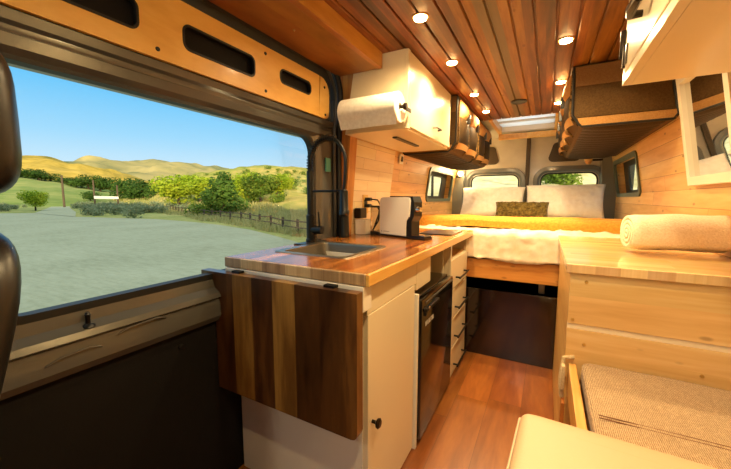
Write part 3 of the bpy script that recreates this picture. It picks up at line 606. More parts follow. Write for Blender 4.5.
for zz, yo in ((-.005, 1.96), (-.048, 1.955)):
    bm = nb(); box(bm, -1.0678, -1.03, yo-.02, yo+.02, zz-.012, zz+.012, .005); pl = obj('plug', bm, M['plastic'], cd)
    bm = nb(); tube(bm, [(-1.03, yo, zz), (-.985, yo+.01, zz-.005), (-.965, yo+.012, zz-.04), (-.968, yo-.01, zz-.10), (-.985, yo-.05, -.20), (-.985, yo-.06, ZT+.006), (-.95, yo+.04, ZT+.006)], .005, 7); obj('cord', bm, M['rubber'], pl, True)
bm = nb(); prism(bm, [(-1.0895, -.23), (-1.0755, -.23), (-1.0755, .05), (-1.0415, .30), (-1.032, .358), (-1.046, .358), (-1.0505, .30), (-1.0895, .05)], 'Y', 1.78, 2.37); o = obj('splashback', bm, M['splash'], None); tag(o, 'pale board splashback panel behind the coffee machine', 'splashback')
B2 = nb(); hexa(B2, [(-1.0445, 2.45, .275), (-1.034, 2.45, .275), (-1.034, 2.52, .275), (-1.0445, 2.52, .275), (-1.0345, 2.45, .345), (-1.024, 2.45, .345), (-1.024, 2.52, .345), (-1.0345, 2.52, .345)])
sw = thing('light_switch', 'white switch plate on the pine wall under the cupboard', 'switch', (-1.04, 2.485, .275)); obj('plate', B2, M['white'], sw); B('rocker', M['plastic'], sw, -1.033, -1.022, 2.473, 2.497, .292, .33)
# wall cupboard, left
uc = thing('wall_cupboard', 'cream wall cupboard above the coffee machine with paper towel on its end', 'cupboard', (-.8, 2.05, .36))
bm = nb(); pts = [(-1.022, .36), (-.664, .36), (-.664, .749), (-.955, .749)]; prism(bm, pts, 'Y', 1.63, 2.47); obj('body', bm, M['cream'], uc)
dd = B('door', M['cream'], uc, -.6635, -.645, 1.665, 2.462, .372, .742, bev=.002)
B('face_frame', M['cream'], uc, -.6635, -.6455, 1.631, 1.662, .361, .748, bev=.001)
bm = nb(); tube(bm, [(-.645, 2.05, .437), (-.62, 2.06, .437), (-.62, 2.15, .437), (-.645, 2.16, .437)], .0055, 8); obj('handle', bm, M['bronze'], dd, True)
for zz in (.43, .68): B('hinge', M['bronze'], dd, -.650, -.640, 2.452, 2.470, zz-.025, zz+.025)
B('light_bar', M['greydark'], uc, -.815, -.785, 1.82, 2.2, .352, .3595, bev=.001)
pt = thing('paper_towel_holder', 'black bar holder on the end of the cream wall cupboard', 'holder', (-.80, 1.53, .36))
bm = nb(); tube(bm, [(-.985, 1.532, .44), (-.63, 1.532, .44)], .008, 10); lathe(bm, [(.012, -.63), (.016, -.625), (.016, -.612), (0, -.61)], (0, 1.532, .44), 'X', 14); obj('bar', bm, M['bronze'], pt, True)
bm = nb(); bm.free(); B('arm', M['bronze'], pt, -.634, -.626, 1.532, 1.629, .43, .45, bev=.002); B('arm', M['bronze'], pt, -.985, -.977, 1.532, 1.629, .43, .45, bev=.002)
bm = nb()
def pr(a): return .073
rg = []
for xx in (-.965, -.962, -.648, -.645): rg.append([(xx, 1.532+(pr(0)-(.003 if xx in (-.965, -.645) else 0))*math.cos(a), .44+(pr(0)-(.003 if xx in (-.965, -.645) else 0))*math.sin(a)) for a in [k*math.tau/40 for k in range(40)]])
rin = [[(xx, 1.532+.02*math.cos(a), .44+.02*math.sin(a)) for a in [k*math.tau/40 for k in range(40)]] for xx in (-.645, -.965)]
loftrings(bm, rg+rin+[rg[0]])
ro = obj('paper_towel_roll', bm, M['paper'], None, True); tag(ro, 'white paper towel roll hung on the cupboard end', 'paper towel')
bm = nb()
grid(bm, lambda u, v: (-.962+.314*u, 1.532-.0735*math.cos(v*1.2-.2)+(.004*math.sin(7*u) if v > .6 else 0), .44+.0735*math.sin(.2-v*1.2)-max(0, v-.75)*.10), 16, 12)
obj('loose_sheet', bm, M['paper'], ro, True)
# wall cupboard, right
ur = thing('wall_cupboard', 'cream wall cupboard with hinged door above the mirror, upper right', 'cupboard', (.4, .8, .373))
bm = nb(); prism(bm, [(.222, .373), (.598, .373), (.535, .749), (.222, .749)], 'Y', .2, 1.42); obj('body', bm, M['cream'], ur)
B('face_frame', M['cream'], ur, .2, .2215, 1.385, 1.42, .373, .749, bev=.001); B('face_frame', M['cream'], ur, .2, .2215, .2, 1.384, .373, .40, bev=.001)
dd = B('door', M['cream'], ur, .198, .2215, .70, 1.383, .402, .742, bev=.004)
bm = nb(); tube(bm, [(.197, 1.06, .492), (.17, 1.075, .487), (.165, 1.12, .485), (.17, 1.165, .487), (.197, 1.18, .492)], [.009, .011, .013, .011, .009], 10); obj('handle', bm, M['bronze'], dd, True)
for zz in (.455, .70):
    bm = nb(); tube(bm, [(.196, 1.386, zz-.035), (.196, 1.386, zz+.035)], .006, 8); box(bm, .194, .199, 1.352, 1.380, zz-.03, zz+.03, .001); obj('hinge', bm, M['bronze'], dd, True)
B('latch_hook', M['bronze'], ur, .186, .2, 1.415, 1.423, .46, .55, bev=.002)
# mirror on the right wall
mr = thing('wall_mirror', 'white framed mirror on the pine wall under the right cupboard', 'mirror', (.62, 1.9, .06))
fm_ = lambda u, w_, d: (XC+hw(w_)-d, u, w_)
def mz(z): return z
bm = nb(); zs = (.062, .582)
def wl(w_): return XC+.8631-(w_-.062)*(.0855/.52)
fm_ = lambda u, w_, d: (wl(w_)-d, u, w_)
ringplate(bm, rrect(1.95, .322, .50, .52, .002, 2), rrect(1.95, .322, .42, .44, .002, 2), fm_, .004, .034); obj('frame', bm, M['white'], mr)
bm = nb(); hexp = [(1.74, .10), (2.16, .10), (2.16, .545), (1.74, .545)]; bm.faces.new([bm.verts.new(fm_(u, w_, .015)) for u, w_ in hexp]); obj('mirror_glass', bm, M['mirror'], mr)
# ------------------------------------------------------------------ hanging storage bags
def stowbag(label, side, y0, y1, xf, zb, npock, group):
    # side -1 = left wall; xf face towards the aisle
    ztop = .745; s = side; t_ = thing('storage_bag', label, 'storage bag', ((xf+XC+s*hw(.55))/2, (y0+y1)/2, zb), group)
    xw0 = XC+s*(hw(zb)-.006); xw1 = XC+s*(hw(ztop)-.006); xb = xf+s*.045      # bottom edge set back
    bm = nb(); sec = [(xf, ztop), (xf+s*.004, zb+.07), (xb, zb+.012), (xb+s*.03, zb), (xw0-s*.02, zb), (xw0, zb+.03), (xw1, ztop)]
    prism(bm, sec if s < 0 else sec, 'Y', y0, y1); obj('body', bm, M['canvas'], t_)
    # near end: tan header, sagging folds, tan hem with dark piping
    bm = nb(); xm = lambda z: XC+s*(hw(z)-.012)
    def endf(u, v):
        z = zb+.055+(ztop-.11-zb-.055)*v; xa = xf+s*(.03-.022*v); x_ = xa+(xm(z)-xa)*u
        fold = .010*math.sin(9*u+5*v)*math.sin(math.pi*u)*math.sin(math.pi*v)+.012*math.sin(math.pi*u)*math.sin(math.pi*v)
        return (x_, y0-.004-fold, z)
    grid(bm, endf, 24, 16); obj('end_panel', bm, M['canvas'], t_, True)
    bm = nb(); hexa(bm, [(xf+s*.012, y0-.014, ztop-.115), (xm(ztop-.115), y0-.014, ztop-.115), (xm(ztop-.115), y0-.001, ztop-.115), (xf+s*.012, y0-.001, ztop-.115), (xf+s*.006, y0-.010, ztop-.008), (xm(ztop), y0-.010, ztop-.008), (xm(ztop), y0-.001, ztop-.008), (xf+s*.006, y0-.001, ztop-.008)]); obj('end_flap', bm, M['tanbrown'], t_)
    bm = nb(); hexa(bm, [(xf+s*.045, y0-.012, zb+.008), (xm(zb)-s*.01, y0-.012, zb+.008), (xm(zb)-s*.01, y0-.001, zb+.008), (xf+s*.045, y0-.001, zb+.008), (xf+s*.032, y0-.012, zb+.05), (xm(zb+.05), y0-.012, zb+.05), (xm(zb+.05), y0-.001, zb+.05), (xf+s*.032, y0-.001, zb+.05)]); obj('end_hem', bm, M['tan'], t_)
    bm = nb(); tube(bm, [(xf, y0-.008, ztop-.004), (xf+s*.006, y0-.010, zb+.07), (xb-s*.008, y0-.010, zb+.02), (xb+s*.01, y0-.012, zb+.002), (xw0-s*.03, y0-.012, zb+.002), (xw0-s*.012, y0-.010, zb+.03), (xw1-s*.012, y0-.006, ztop-.01)], .007, 7); obj('piping', bm, M['rubber'], t_, True)
    # ribbed underside
    bm = nb(); m_ = int((y1-y0)/.105)
    for k in range(m_):
        ya = y0+.02+(y1-y0-.04)*k/m_; yb = ya+(y1-y0-.04)/m_*.9
        grid(bm, lambda u, v: (xb+s*.02+(xw0-s*.05-xb-s*.02)*u, ya+(yb-ya)*v, zb-.001-.020*math.sin(math.pi*v)*(math.sin(math.pi*min(1, max(0, u)))**.4)), 8, 6)
    obj('underside', bm, M['mesh'], t_, True)
    # pockets on the aisle face
    pw = (y1-y0-.06)/npock
    for k in range(npock):
        ya = y0+.03+k*pw+.015; yb = ya+pw-.03
        bm = nb()
        for_ = lambda u, v: (xf-s*(.002+.032*(math.sin(math.pi*u)**.5)*math.sin(math.pi*min(1, v*.95+.05))**.6)+s*.004*(1-v), ya+(yb-ya)*u, zb+.07+(ztop-.16-zb)*v)
        grid(bm, for_, 14, 12); pk = obj('pocket', bm, M['mesh'], t_, True)
        bm = nb(); grid(bm, lambda u, v: (xf-s*(.004+.042*(math.sin(math.pi*u)**.4)*math.sin(math.pi*(.1+.85*v))**.7), ya-.01+(yb-ya+.02)*u, ztop-.145+.125*v), 14, 10); obj('flap', bm, M['tan'], pk, True)
        bm = nb(); grid(bm, lambda u, v: (xf-s*(.006+.036*(math.sin(math.pi*u)**.5)*(1-.5*v))+s*.03*(1-v)*.8, ya+(yb-ya)*u, zb+.025+.045*v), 14, 4); obj('hem', bm, M['tan'], pk, True)
        bm = nb(); yc = (ya+yb)/2; box(bm, *sorted((xf-s*.052, xf-s*.030)), yc-.013, yc+.013, ztop-.17, ztop-.10, .003); obj('buckle', bm, M['plastic'], pk)
    for k in range(npock+1):
        bm = nb(); yy = y0+.03+k*pw; tube(bm, [(xf-s*.006, yy, ztop-.01), (xf-s*.006, yy, zb+.07), (xb-s*.006, yy, zb+.015)], .006, 6); obj('seam_strap', bm, M['strap'], t_, True)
    return t_
M['tanbrown'] = fabric('tan_brown_canvas', '#80603a', '#72522e', 150, .3, .8, sheen=0); M['strap'] = fabric('stitched_strap', '#8a6a3c', '#1a1208', 60, .3, .8, sheen=0)
g_ = 'hanging canvas storage bags over the bed'
stowbag('brown canvas storage bag hung next to the left cream cupboard', -1, 2.50, 3.28, -.605, .345, 2, g_)
stowbag('brown canvas storage bag at the back of the left wall, by the skylight', -1, 3.31, 4.02, -.605, .345, 2, g_)
stowbag('long brown canvas storage bag hung on the right wall over the bed', 1, 2.30, 4.0, .098, .405, 4, g_)
# ------------------------------------------------------------------ bed
bp = thing('bed_platform', 'wooden bed platform with orange-brown front board', 'bed frame', (XC, 3.45, -1.15))
bm = nb(); box(bm, -1.06, .62, 2.456, 2.49, -.572, -.432, .003); obj('front_board', bm, M['bedboard'], bp)
bm = nb(); box(bm, -1.06, .62, 2.492, 4.33, -.46, -.432); obj('platform', bm, M['bedboard'], bp)
bm = nb(); box(bm, -1.06, -1.03, 2.492, 4.33, -1.15, -.462); box(bm, .59, .62, 2.492, 4.33, -1.15, -.462); obj('side_panel', bm, M['bedboard'], bp)
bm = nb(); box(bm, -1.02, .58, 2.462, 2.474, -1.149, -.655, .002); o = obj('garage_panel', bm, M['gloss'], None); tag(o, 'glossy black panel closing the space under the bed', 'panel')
bm = nb(); box(bm, -.02, .02, 2.55, 2.62, -.66, -.47, .004); box(bm, -.09, .09, 2.55, 2.56, -.50, -.462, .003); o = obj('panel_bracket', bm, M['steel'], bp)
bm = nb(); box(bm, -1.03, .59, 4.2, 4.22, -1.149, -.463); obj('rear_panel', bm, M['panel'], bp)
bm = nb(); cushion(bm, (XC, 3.40, -.345), (1.64, 1.82, .17), .25, .18, 48, 14); o = obj('mattress', bm, M['linen'], None, True, base=(XC, 3.4, -.432)); tag(o, 'white mattress on the wooden bed platform', 'mattress')
bm = nb()
def puff(x, y, z, a=.021, s=13):
    return a*(noise.noise((x*s, y*s, z*s))+.6*noise.noise((x*s*2.3, y*s*2.3, z*s*2.3)))
def qf(u, v):
    x = XC+(-.835+1.67*u)
    # path from hanging front edge, over the top, to the pillows
    s = v*2.05; 
    if s < .17: y, z = 2.452, -.428+s
    elif s < .24: a = (s-.17)/.07*math.pi/2; y, z = 2.452+.045*(1-math.cos(a))*1, -.258+.028*math.sin(a)
    else: y, z = 2.497+(s-.24), -.230
    p = puff(x, y, z); p2 = .018*noise.noise((x*3, y*3, 3.1))
    k = min(1, max(0, 4*u), 1)*1
    if s < .24: return (x, y-.018-abs(p)-p2*.6, z+(p*.6 if s > .01 else .012*math.sin(x*11)))
    return (x, y, z+abs(p)+.004+p2*.5)
grid(bm, qf, 90, 110); o = obj('quilt', bm, M['quilt'], None, True, sharp=0); sol = o.modifiers.new('t', 'SOLIDIFY'); sol.thickness = .012; sol.offset = -1; tag(o, 'white puckered quilt hanging over the front of the bed', 'quilt')
bm = nb()
def bf(u, v):
    x = XC+(-.85+1.70*u); d = .47*v; wob = .03*noise.noise((x*1.3, 0, 7))
    h = .062*min(1, (d/.035))**.5 if d < .035 else .062
    h += .018*math.sin(d*30+2.2*noise.noise((x*1.1, d*2, 2)))+.010*noise.noise((x*5, d*9, 4))+.012*noise.noise((x*2, 3, 0))-.012*math.exp(-((d-.085-.03*noise.noise((x*1.5, 1, 1)))/.018)**2)*1.6
    if d > .43: h *= max(0, (.47-d)/.04)
    y = 2.585+wob+d-(.018*math.sin(math.pi*min(1, d/.035)) if d < .035 else 0)
    return (x, y, -.222+max(0, h))
grid(bm, bf, 90, 60); o = obj('blanket', bm, M['mustard'], None, True); tag(o, 'mustard yellow blanket folded in a band across the bed', 'blanket')
def pillow(name, label, cat, c, w_, h, th, tilt, mat, amp, sc, yaw=0, group=None, ruff=0):
    bm = nb(); nu, nv = (70, 50)
    def P(u, v, sd):
        x, z = u*2-1, v*2-1; e = max(0, (1-abs(x)**3.2))**.45*max(0, (1-abs(z)**3.2))**.45
        px = x*w_/2*(1-.05*(1-z*z)*abs(x)**3); pz = z*h/2*(1-.07*(1-x*x)*abs(z)**3)
        d = sd*th/2*e
        if sd < 0 and e > .05:
            q = noise.noise((px*sc, pz*sc, 1.7)); d -= amp*q*min(1, e*2)
            if ruff: d -= amp*abs(math.sin(14*noise.noise((px*sc*.5, pz*sc*.5, 5))))*min(1, e*2)
        return (px, d, pz)
    for sd in (-1, 1): grid(bm, lambda u, v: P(u, v, sd), nu, nv)
    if ruff != 2:
        ed = .014
    m_ = Matrix.Translation(c) @ Matrix.Rotation(yaw, 4, 'Z') @ Matrix.Rotation(tilt, 4, 'X'); bmesh.ops.transform(bm, matrix=m_, verts=bm.verts)
    o = obj(name, bm, mat, None, True, sharp=0); return tag(o, label, cat, group)
pillow('bed_pillow', 'white quilted bed pillow leaning below the left rear window', 'pillow', (-.572, 4.14, -.038), .70, .37, .17, R(-24), M['linen'], .007, 20, 0, 'white bed pillows')
pillow('bed_pillow', 'white quilted bed pillow leaning below the right rear window', 'pillow', (.152, 4.14, -.030), .74, .39, .17, R(-24), M['linen'], .007, 20, R(-3), 'white bed pillows')
pillow('lumbar_pillow', 'small olive green ruffled pillow in front of the white ones', 'pillow', (-.235, 3.87, -.125), .52, .185, .11, R(-20), M['olive'], .020, 30, 0, None, 1)
# ------------------------------------------------------------------ right side furniture
rc = thing('side_counter', 'light wood counter cabinet at the foot of the bed on the right', 'counter', (.37, 1.92, -1.15))
bm = nb(); box(bm, .075, .635, 1.375, 2.415, -.262, -.232, .003); obj('counter_top', bm, M['birch'], rc)
bm = nb(); box(bm, .0752, .635, 1.362, 1.3745, -.2622, -.2322, .001); obj('counter_edge', bm, M['birchedge'], rc)
bm = nb(); box(bm, .092, .635, 1.40, 2.412, -1.148, -.2625, .002); obj('body', bm, M['pineboardy'] if 'pineboardy' in M else wood('counter_side_boards', [(.2, '#c28f4c'), (.5, '#d9ae6c'), (.8, '#e8c68c')], 'Y', 'Z', .2, .12, .4, .1, gs=1.1, os=15), rc)
bm = nb(); box(bm, .089, .635, 1.378, 1.3995, -.452, -.264, .002); b1 = obj('front_board', bm, M['pineboard'], rc)
bm = nb(); box(bm, .0895, .635, 1.384, 1.3995, -.472, -.4525); obj('pale_batten', bm, M['palebatten'], rc)
bm = nb(); box(bm, .089, .635, 1.38, 1.3995, -.66, -.473, .002); b2 = obj('front_board', bm, M['pineboard'], rc)
for b_, ps in ((b1, ((.138, -.295), (.105, -.437))), (b2, ((.145, -.525), (.46, -.56)))):
    for x, z in ps:
        bm = nb(); lathe(bm, [(.006, 0), (.005, -.003), (0, -.0032)], (x, 1.378 if b_ is b1 else 1.38, z), 'Y', 12); obj('screw', bm, M['brass'], b_, True)
# towel
bm = nb(); rg = []
NT_ = 64; x0t, x1t = .305, .622
def tw(k, sgn): pass
turns = 3.6; nS = 110; prof = []
for i in range(nS+1):
    a = i/nS*turns*math.tau; r = .012+.078*(i/nS); prof.append((a, r))
def tpt(x, a, r, wob): return (x, 1.77+r*1.10*math.cos(a)+wob, -.232+.0868+r*.97*math.sin(a)+.002*math.sin(x*30))
outer = [tpt(0, a, r, 0) for a, r in prof]; 
V = []
for j in range(13):
    x = x0t+(x1t-x0t)*j/12; e = 1-.10*math.exp(-j*1.4)
    row = []
    for a, r in prof:
        th = .0205
        row.append(tpt(x, a, r*e+.0025*noise.noise((x*12, math.cos(a)*2, math.sin(a)*2)), .03*(x-x0t)))
    V.append([bm.verts.new(p) for p in row])
for j in range(12):
    for i in range(nS): bm.faces.new((V[j][i], V[j+1][i], V[j+1][i+1], V[j][i+1]))
rot(bm, (.31, 1.77, 0), R(7)); o = obj('rolled_towel', bm, M['towel'], None, True, sharp=0); sol = o.modifiers.new('t', 'SOLIDIFY'); sol.thickness = .018; sol.offset = -1
tag(o, 'cream rolled-up towel lying on the light wood counter', 'towel')
# bench
bn = thing('bench', 'light wood bench box beside the aisle in front of the counter', 'bench', (.38, 1.1, -1.15))
bm = nb(); box(bm, .125, .635, .80, 1.374, -1.148, -.672, .003); obj('box', bm, M['pineboard'], bn)
bm = nb(); box(bm, .100, .1245, .80, 1.374, -.70, -.60, .003); obj('side_rail', bm, M['softwoodtrim'], bn)
bm = nb()
def cdisp(p, q):
    if q[2] > 0: p.z += .004*noise.noise((p.x*6, p.y*6, 0))
    return p
cushion(bm, (.384, 1.092, -.622), (.495, .562, .10), .28, .10, 72, 18, cdisp); cu = obj('bench_cushion', bm, M['weave'], None, True, sharp=0); tag(cu, 'beige woven seat cushion on the wooden bench', 'cushion')
bm = nb()
for yy in (1.005, 1.018): tube(bm, [(.15, yy, -.5725), (.37, yy+.004, -.5718), (.62, yy+.01, -.5725)], .0015, 5)
obj('stitching', bm, M['brownleather'], cu)
bm = nb(); tube(bm, [(.117, 1.372, -.575), (.085, 1.365, -.58), (.078, 1.36, -.66), (.085, 1.36, -.73)], .008, 8); box(bm, .078, .09, 1.33, 1.376, -.69, -.60, .003); st = obj('strap', bm, M['webbing'], None, True); tag(st, 'pale webbing loop on the counter corner by the bench', 'strap')
bm = nb(); box(bm, .083, .095, 1.325, 1.372, -.86, -.735, .004); obj('leather_pull', bm, M['tanleather'] if 'tanleather' in M else paint('orange_leather', '#b06a2c', .5, bump=.2), st)
# cream upholstered seat in the foreground
bm = nb()
def fdisp(p, q):
    p.z += -.004*math.cos(p.x*16)*max(0, q[2])+.003*noise.noise((p.x*7, p.y*7, 1)); return p
cushion(bm, (.295, .575, -.585), (.65, .50, .20), .16, .07, 72, 18, fdisp); rot(bm, (-.03, .80, 0), R(-3)); 
o = obj('seat_pad', bm, M['vinyl'], None, True, sharp=0); tag(o, 'smooth cream upholstered seat pad at the near end of the bench', 'seat pad')
bm = nb(); tube(bm, [(-.029, .81, -.515), (-.030, .66, -.518), (-.030, .5, -.516), (-.030, .34, -.516)], .004, 6); rot(bm, (-.03, .80, 0), R(-3)); obj('seam', bm, M['vinyl'], o, True)
bm = nb(); box(bm, -.01, .635, .33, .79, -1.148, -.702, .004); o2 = obj('seat_plinth', bm, M['cream'], None); tag(o2, 'cream plinth under the foreground seat pad', 'plinth')
# ------------------------------------------------------------------ front passenger seat
se = thing('passenger_seat', 'black leather front seat at the left edge with headrest', 'seat', (-.76, .0, -1.15))
bm = nb(); cushion(bm, (-.82, .078, -.36), (.45, .17, .64), .4, .35, 48, 24, lambda p, q: Vector((p.x, p.y+.27*(p.z+.17), p.z))); obj('backrest', bm, M['leather'], se, True)
bm = nb(); cushion(bm, (-.752, .112, .105), (.31, .15, .21), .45, .5, 40, 20); hr = obj('headrest', bm, M['leather'], se, True)
bm = nb(); tube(bm, [(-.82, .11, -.10), (-.82, .12, .03)], .008, 8); tube(bm, [(-.70, .11, -.10), (-.70, .12, .03)], .008, 8); obj('headrest_post', bm, M['chrome'], hr, True)
bm = nb(); cushion(bm, (-.78, -.20, -.66), (.50, .50, .16), .4, .3, 40, 14); obj('seat_cushion', bm, M['leather'], se, True)
bm = nb(); box(bm, -.98, -.58, -.40, .06, -1.15, -.73, .02); obj('pedestal', bm, M['greydark'], se)
# ------------------------------------------------------------------ outdoors (the van floor stands 0.7 m above the ground)
GZ = -1.86
def pol(az, r): return (r*math.sin(R(az)), r*math.cos(R(az)))
def interp(tab, a):
    if a <= tab[0][0]: return tab[0][1]
    for (a0, v0), (a1, v1) in zip(tab, tab[1:]):
        if a <= a1: k = (a-a0)/(a1-a0); k = k*k*(3-2*k); return v0+(v1-v0)*k
    return tab[-1][1]
def hillz(H, az, r):
    r0 = interp(H['r0'], az); r1 = H['r1']; zc = interp(H['crest'], az)*r1
    if r <= r0: return GZ
    if r <= r1: t_ = (r-r0)/(r1-r0); s_ = t_**H['pw']*(1-.0)
    else: s_ = max(0, 1-((r-r1)/(r1*.6))**2)
    x, y = pol(az, r); k = H['amp']*min(1, (r-r0)/(.25*r1)); d = k*(noise.noise((x/H['sc'], y/H['sc'], 3.3))+.5*noise.noise((x/H['sc']*2.7, y/H['sc']*2.7, 8.3))) if r < r1*.97 or r > r1*1.03 else 0
    return GZ+(zc-GZ)*s_+d
HA = dict(r1=400, pw=1.25, amp=6, sc=45, r0=[(-90, 210)], crest=[(-90, .06), (-80.3, .0742), (-76.8, .0838), (-74.4, .0855), (-72.3, .0867), (-69.5, .0773), (-67.1, .0663), (-64.4, .0567), (-61.5, .0438), (-57, .03)])
HB = dict(r1=1200, pw=1.1, amp=24, sc=110, r0=[(-90, 500)], crest=[(-90, .06), (-79, .0689), (-74.5, .0773), (-70.9, .0821), (-67.5, .0864), (-64.3, .0878), (-61.3, .0959), (-59.5, .0877), (-57, .0796), (-54.3, .0736), (-51.4, .0753), (-49.2, .0737), (-46.2, .0638), (-40, .06)])
HC = dict(r1=150, pw=1.35, amp=1.6, sc=11, r0=[(-66, 95), (-63, 92), (-59, 62), (-55, 43), (-49, 33), (-45, 27), (-40, 23), (-20, 22), (40, 26)], crest=[(-66, -.005), (-62.8, .018), (-59, .0475), (-55, .0679), (-51.4, .0753), (-49.2, .0847), (-45.3, .0951), (-41.4, .0911), (-37.7, .0893), (-29.6, .1051), (-19.5, .13), (45, .13)])
HD = dict(r1=230, pw=1.0, amp=.8, sc=20, r0=[(-90, 100)], crest=[(-90, .05), (-80.5, .0487), (-74.6, .0465), (-72, .04), (-69.2, .0306), (-66.2, .0201), (-64, .0061), (-61, -.006)])
def hill(name, H, a0, a1, da, nr, mat, label):
    bm = nb(); r1 = H['r1']; na = int((a1-a0)/da)
    def f(u, v):
        az = a0+(a1-a0)*u; r0 = interp(H['r0'], az); r = r0+(r1*1.45-r0)*v; x, y = pol(az, r); return (x, y, hillz(H, az, r)-(.4 if v == 0 else 0))
    grid(bm, f, na, nr); return struct(name, bm, mat, label, 'hill', True)
hill('hill', HA, -88, -57, .35, 60, M['hilla'], 'golden sunlit ridge at the left beyond the tree line')
hill('hill', HB, -88, -41, .35, 60, M['hillb'], 'pale distant hills on the skyline')
hill('hill', HC, -66, -24, .35, 90, M['hillc'], 'scrubby sunlit slope rising behind the rail fence')
hill('hill', HC, -24, 45, .7, 70, M['hillr'], 'dry hillside behind the van, paled to look overexposed, seen through the rear door windows')
hill('hill', HD, -88, -61, .5, 30, M['meadow'], 'green meadow slope at the left below the golden ridge')
bm = nb(); v = [bm.verts.new(p) for p in ((-420, -200, GZ), (260, -200, GZ), (260, 480, GZ), (-420, 480, GZ))]; bm.faces.new(v); struct('ground', bm, M['field'], 'grassy field around the gravel lot', 'ground')
# unseen hillside between the van and the low sun, shaped to shade the lot
bm = nb(); sx_, sy_ = .77, -.637; px_, py_ = .637, .77
def ridge(u, v):
    t_ = -190+290*u; w_ = -38+90*v; x = 77*sx_+t_*px_+w_*sx_; y = 77*sy_+t_*py_+w_*sy_
    h = interp([(-190, 30), (-80, 40), (-24, 35), (0, 26), (30, 21), (55, 12), (80, 3), (100, 0)], t_)
    s_ = max(0, 1-(w_/38)**2) if w_ < 0 else max(0, 1-(w_/52)**2)
    return (x, y, GZ-.05+h*s_*(1+.12*noise.noise((t_/9, w_/9, 0))))
grid(bm, ridge, 60, 30); struct('hill', bm, M['hillc'], 'unseen hillside on the bench side of the van, shaped to shade the lot', 'hill', True)
edge = [(14, 8), (2, 8.6), (-5, 9.4), (-8.9, 10.6), (-11.7, 12.06), (-15.2, 13.7), (-20, 15.26), (-24.5, 16.2), (-30.6, 16.9), (-36.4, 15.9), (-41.5, 15.2), (-56, 20.5), (-78, 27.8), (-110, 39), (-142, 51)]
def flat(name, pts, z, mat, label):
    from mathutils.geometry import tessellate_polygon
    bm = nb(); vs = [bm.verts.new((x, y, z)) for x, y in pts]
    for tr in tessellate_polygon([[Vector((x, y, 0)) for x, y in pts]]):
        f = bm.faces.new([vs[k] for k in tr]); f.normal_update()
        if f.normal.z < 0: f.normal_flip()
    bmesh.ops.translate(bm, verts=bm.verts, vec=(0, 0, ZO)); me = bpy.data.meshes.new(name); bm.to_mesh(me); bm.free(); me.materials.append(mat)
    o = bpy.data.objects.new(name, me); C.objects.link(o); return tag(o, label, 'ground', None, 'structure')
flat('gravel_lot', [(14, -70)]+edge[:11]+[(-57, 16.6), (-61, 12), (-64, 4), (-64, -70)], GZ+.03, M['gravel'], 'pale gravel parking lot outside the side door')
flat('gravel_road', [(-41.2, 15.0)]+edge[11:]+[(-144, 48), (-112, 36.5), (-84, 26.5), (-62, 18.5), (-56.5, 16.4)], GZ+.03, M['gravel'], 'pale gravel road leading away from the lot')
# rail fence
fpts = [Vector((x, y)) for x, y in ((-84, 41.5), (-79, 39.5), (-62, 34), (-49, 29.3), (-38, 24.6), (-30, 21.3), (-21, 18.3), (-15.2, 15.4), (-11, 13.1), (-5, 11.9), (1, 11.4))]
fe = thing('rail_fence', 'weathered low wooden rail fence along the edge of the gravel lot', 'fence', (-30, 21.3, GZ))
acc = 0; posts = []; step = 2.3
for a, b in zip(fpts, fpts[1:]):
    L = (b-a).length; d = -acc
    while d+step <= L: d += step; posts.append(a.lerp(b, d/L))
    acc = L-d
pm = None
for p in posts:
    if pm is None:
        bm = nb(); box(bm, p.x-.055, p.x+.055, p.y-.055, p.y+.055, GZ-.05, GZ+.80, .012); pm = obj('post', bm, M['postwood'], fe); p0 = p
    else: c = pm.copy(); C.objects.link(c); c.parent = fe; c.location = (p.x-p0.x, p.y-p0.y, 0)
for zz in (.36, .68):
    bm = nb(); tube(bm, [(p.x+.03*math.sin(i*2.1), p.y-.09, GZ+zz+.03*math.sin(i*3.7)) for i, p in enumerate(posts)], .035, 6); obj('rail', bm, M['postwood'], fe, True)
def post(name, az, r, ztop, rad, label, cat):
    x, y = pol(az, r); bm = nb(); tube(bm, [(x, y, GZ-.2), (x+.05, y, ztop)], [rad, rad*.8], 8); o = obj(name, bm, M['postwood'], None, True); return tag(o, label, cat)
post('utility_pole', -70.95, 96, 4.9, .22, 'lone tall wooden pole by the bend of the gravel road', 'pole')
post('gate_post', -67.9, 75, 3.2, .16, 'left of the two tall posts carrying the white sign board', 'post')
post('gate_post', -65.4, 75, 2.4, .16, 'right of the two tall posts carrying the white sign board', 'post')
a, b = pol(-67.9, 74.7), pol(-65.3, 74.7); bm = nb()
hexa(bm, [(a[0], a[1], -.06), (a[0], a[1]-.06, -.06), (b[0], b[1]-.06, -.10), (b[0], b[1], -.10), (a[0], a[1], .44), (a[0], a[1]-.06, .44), (b[0], b[1]-.06, .34), (b[0], b[1], .34)]); o = obj('sign_board', bm, M['sign'], None); tag(o, 'long white board between two posts beside the road', 'sign')
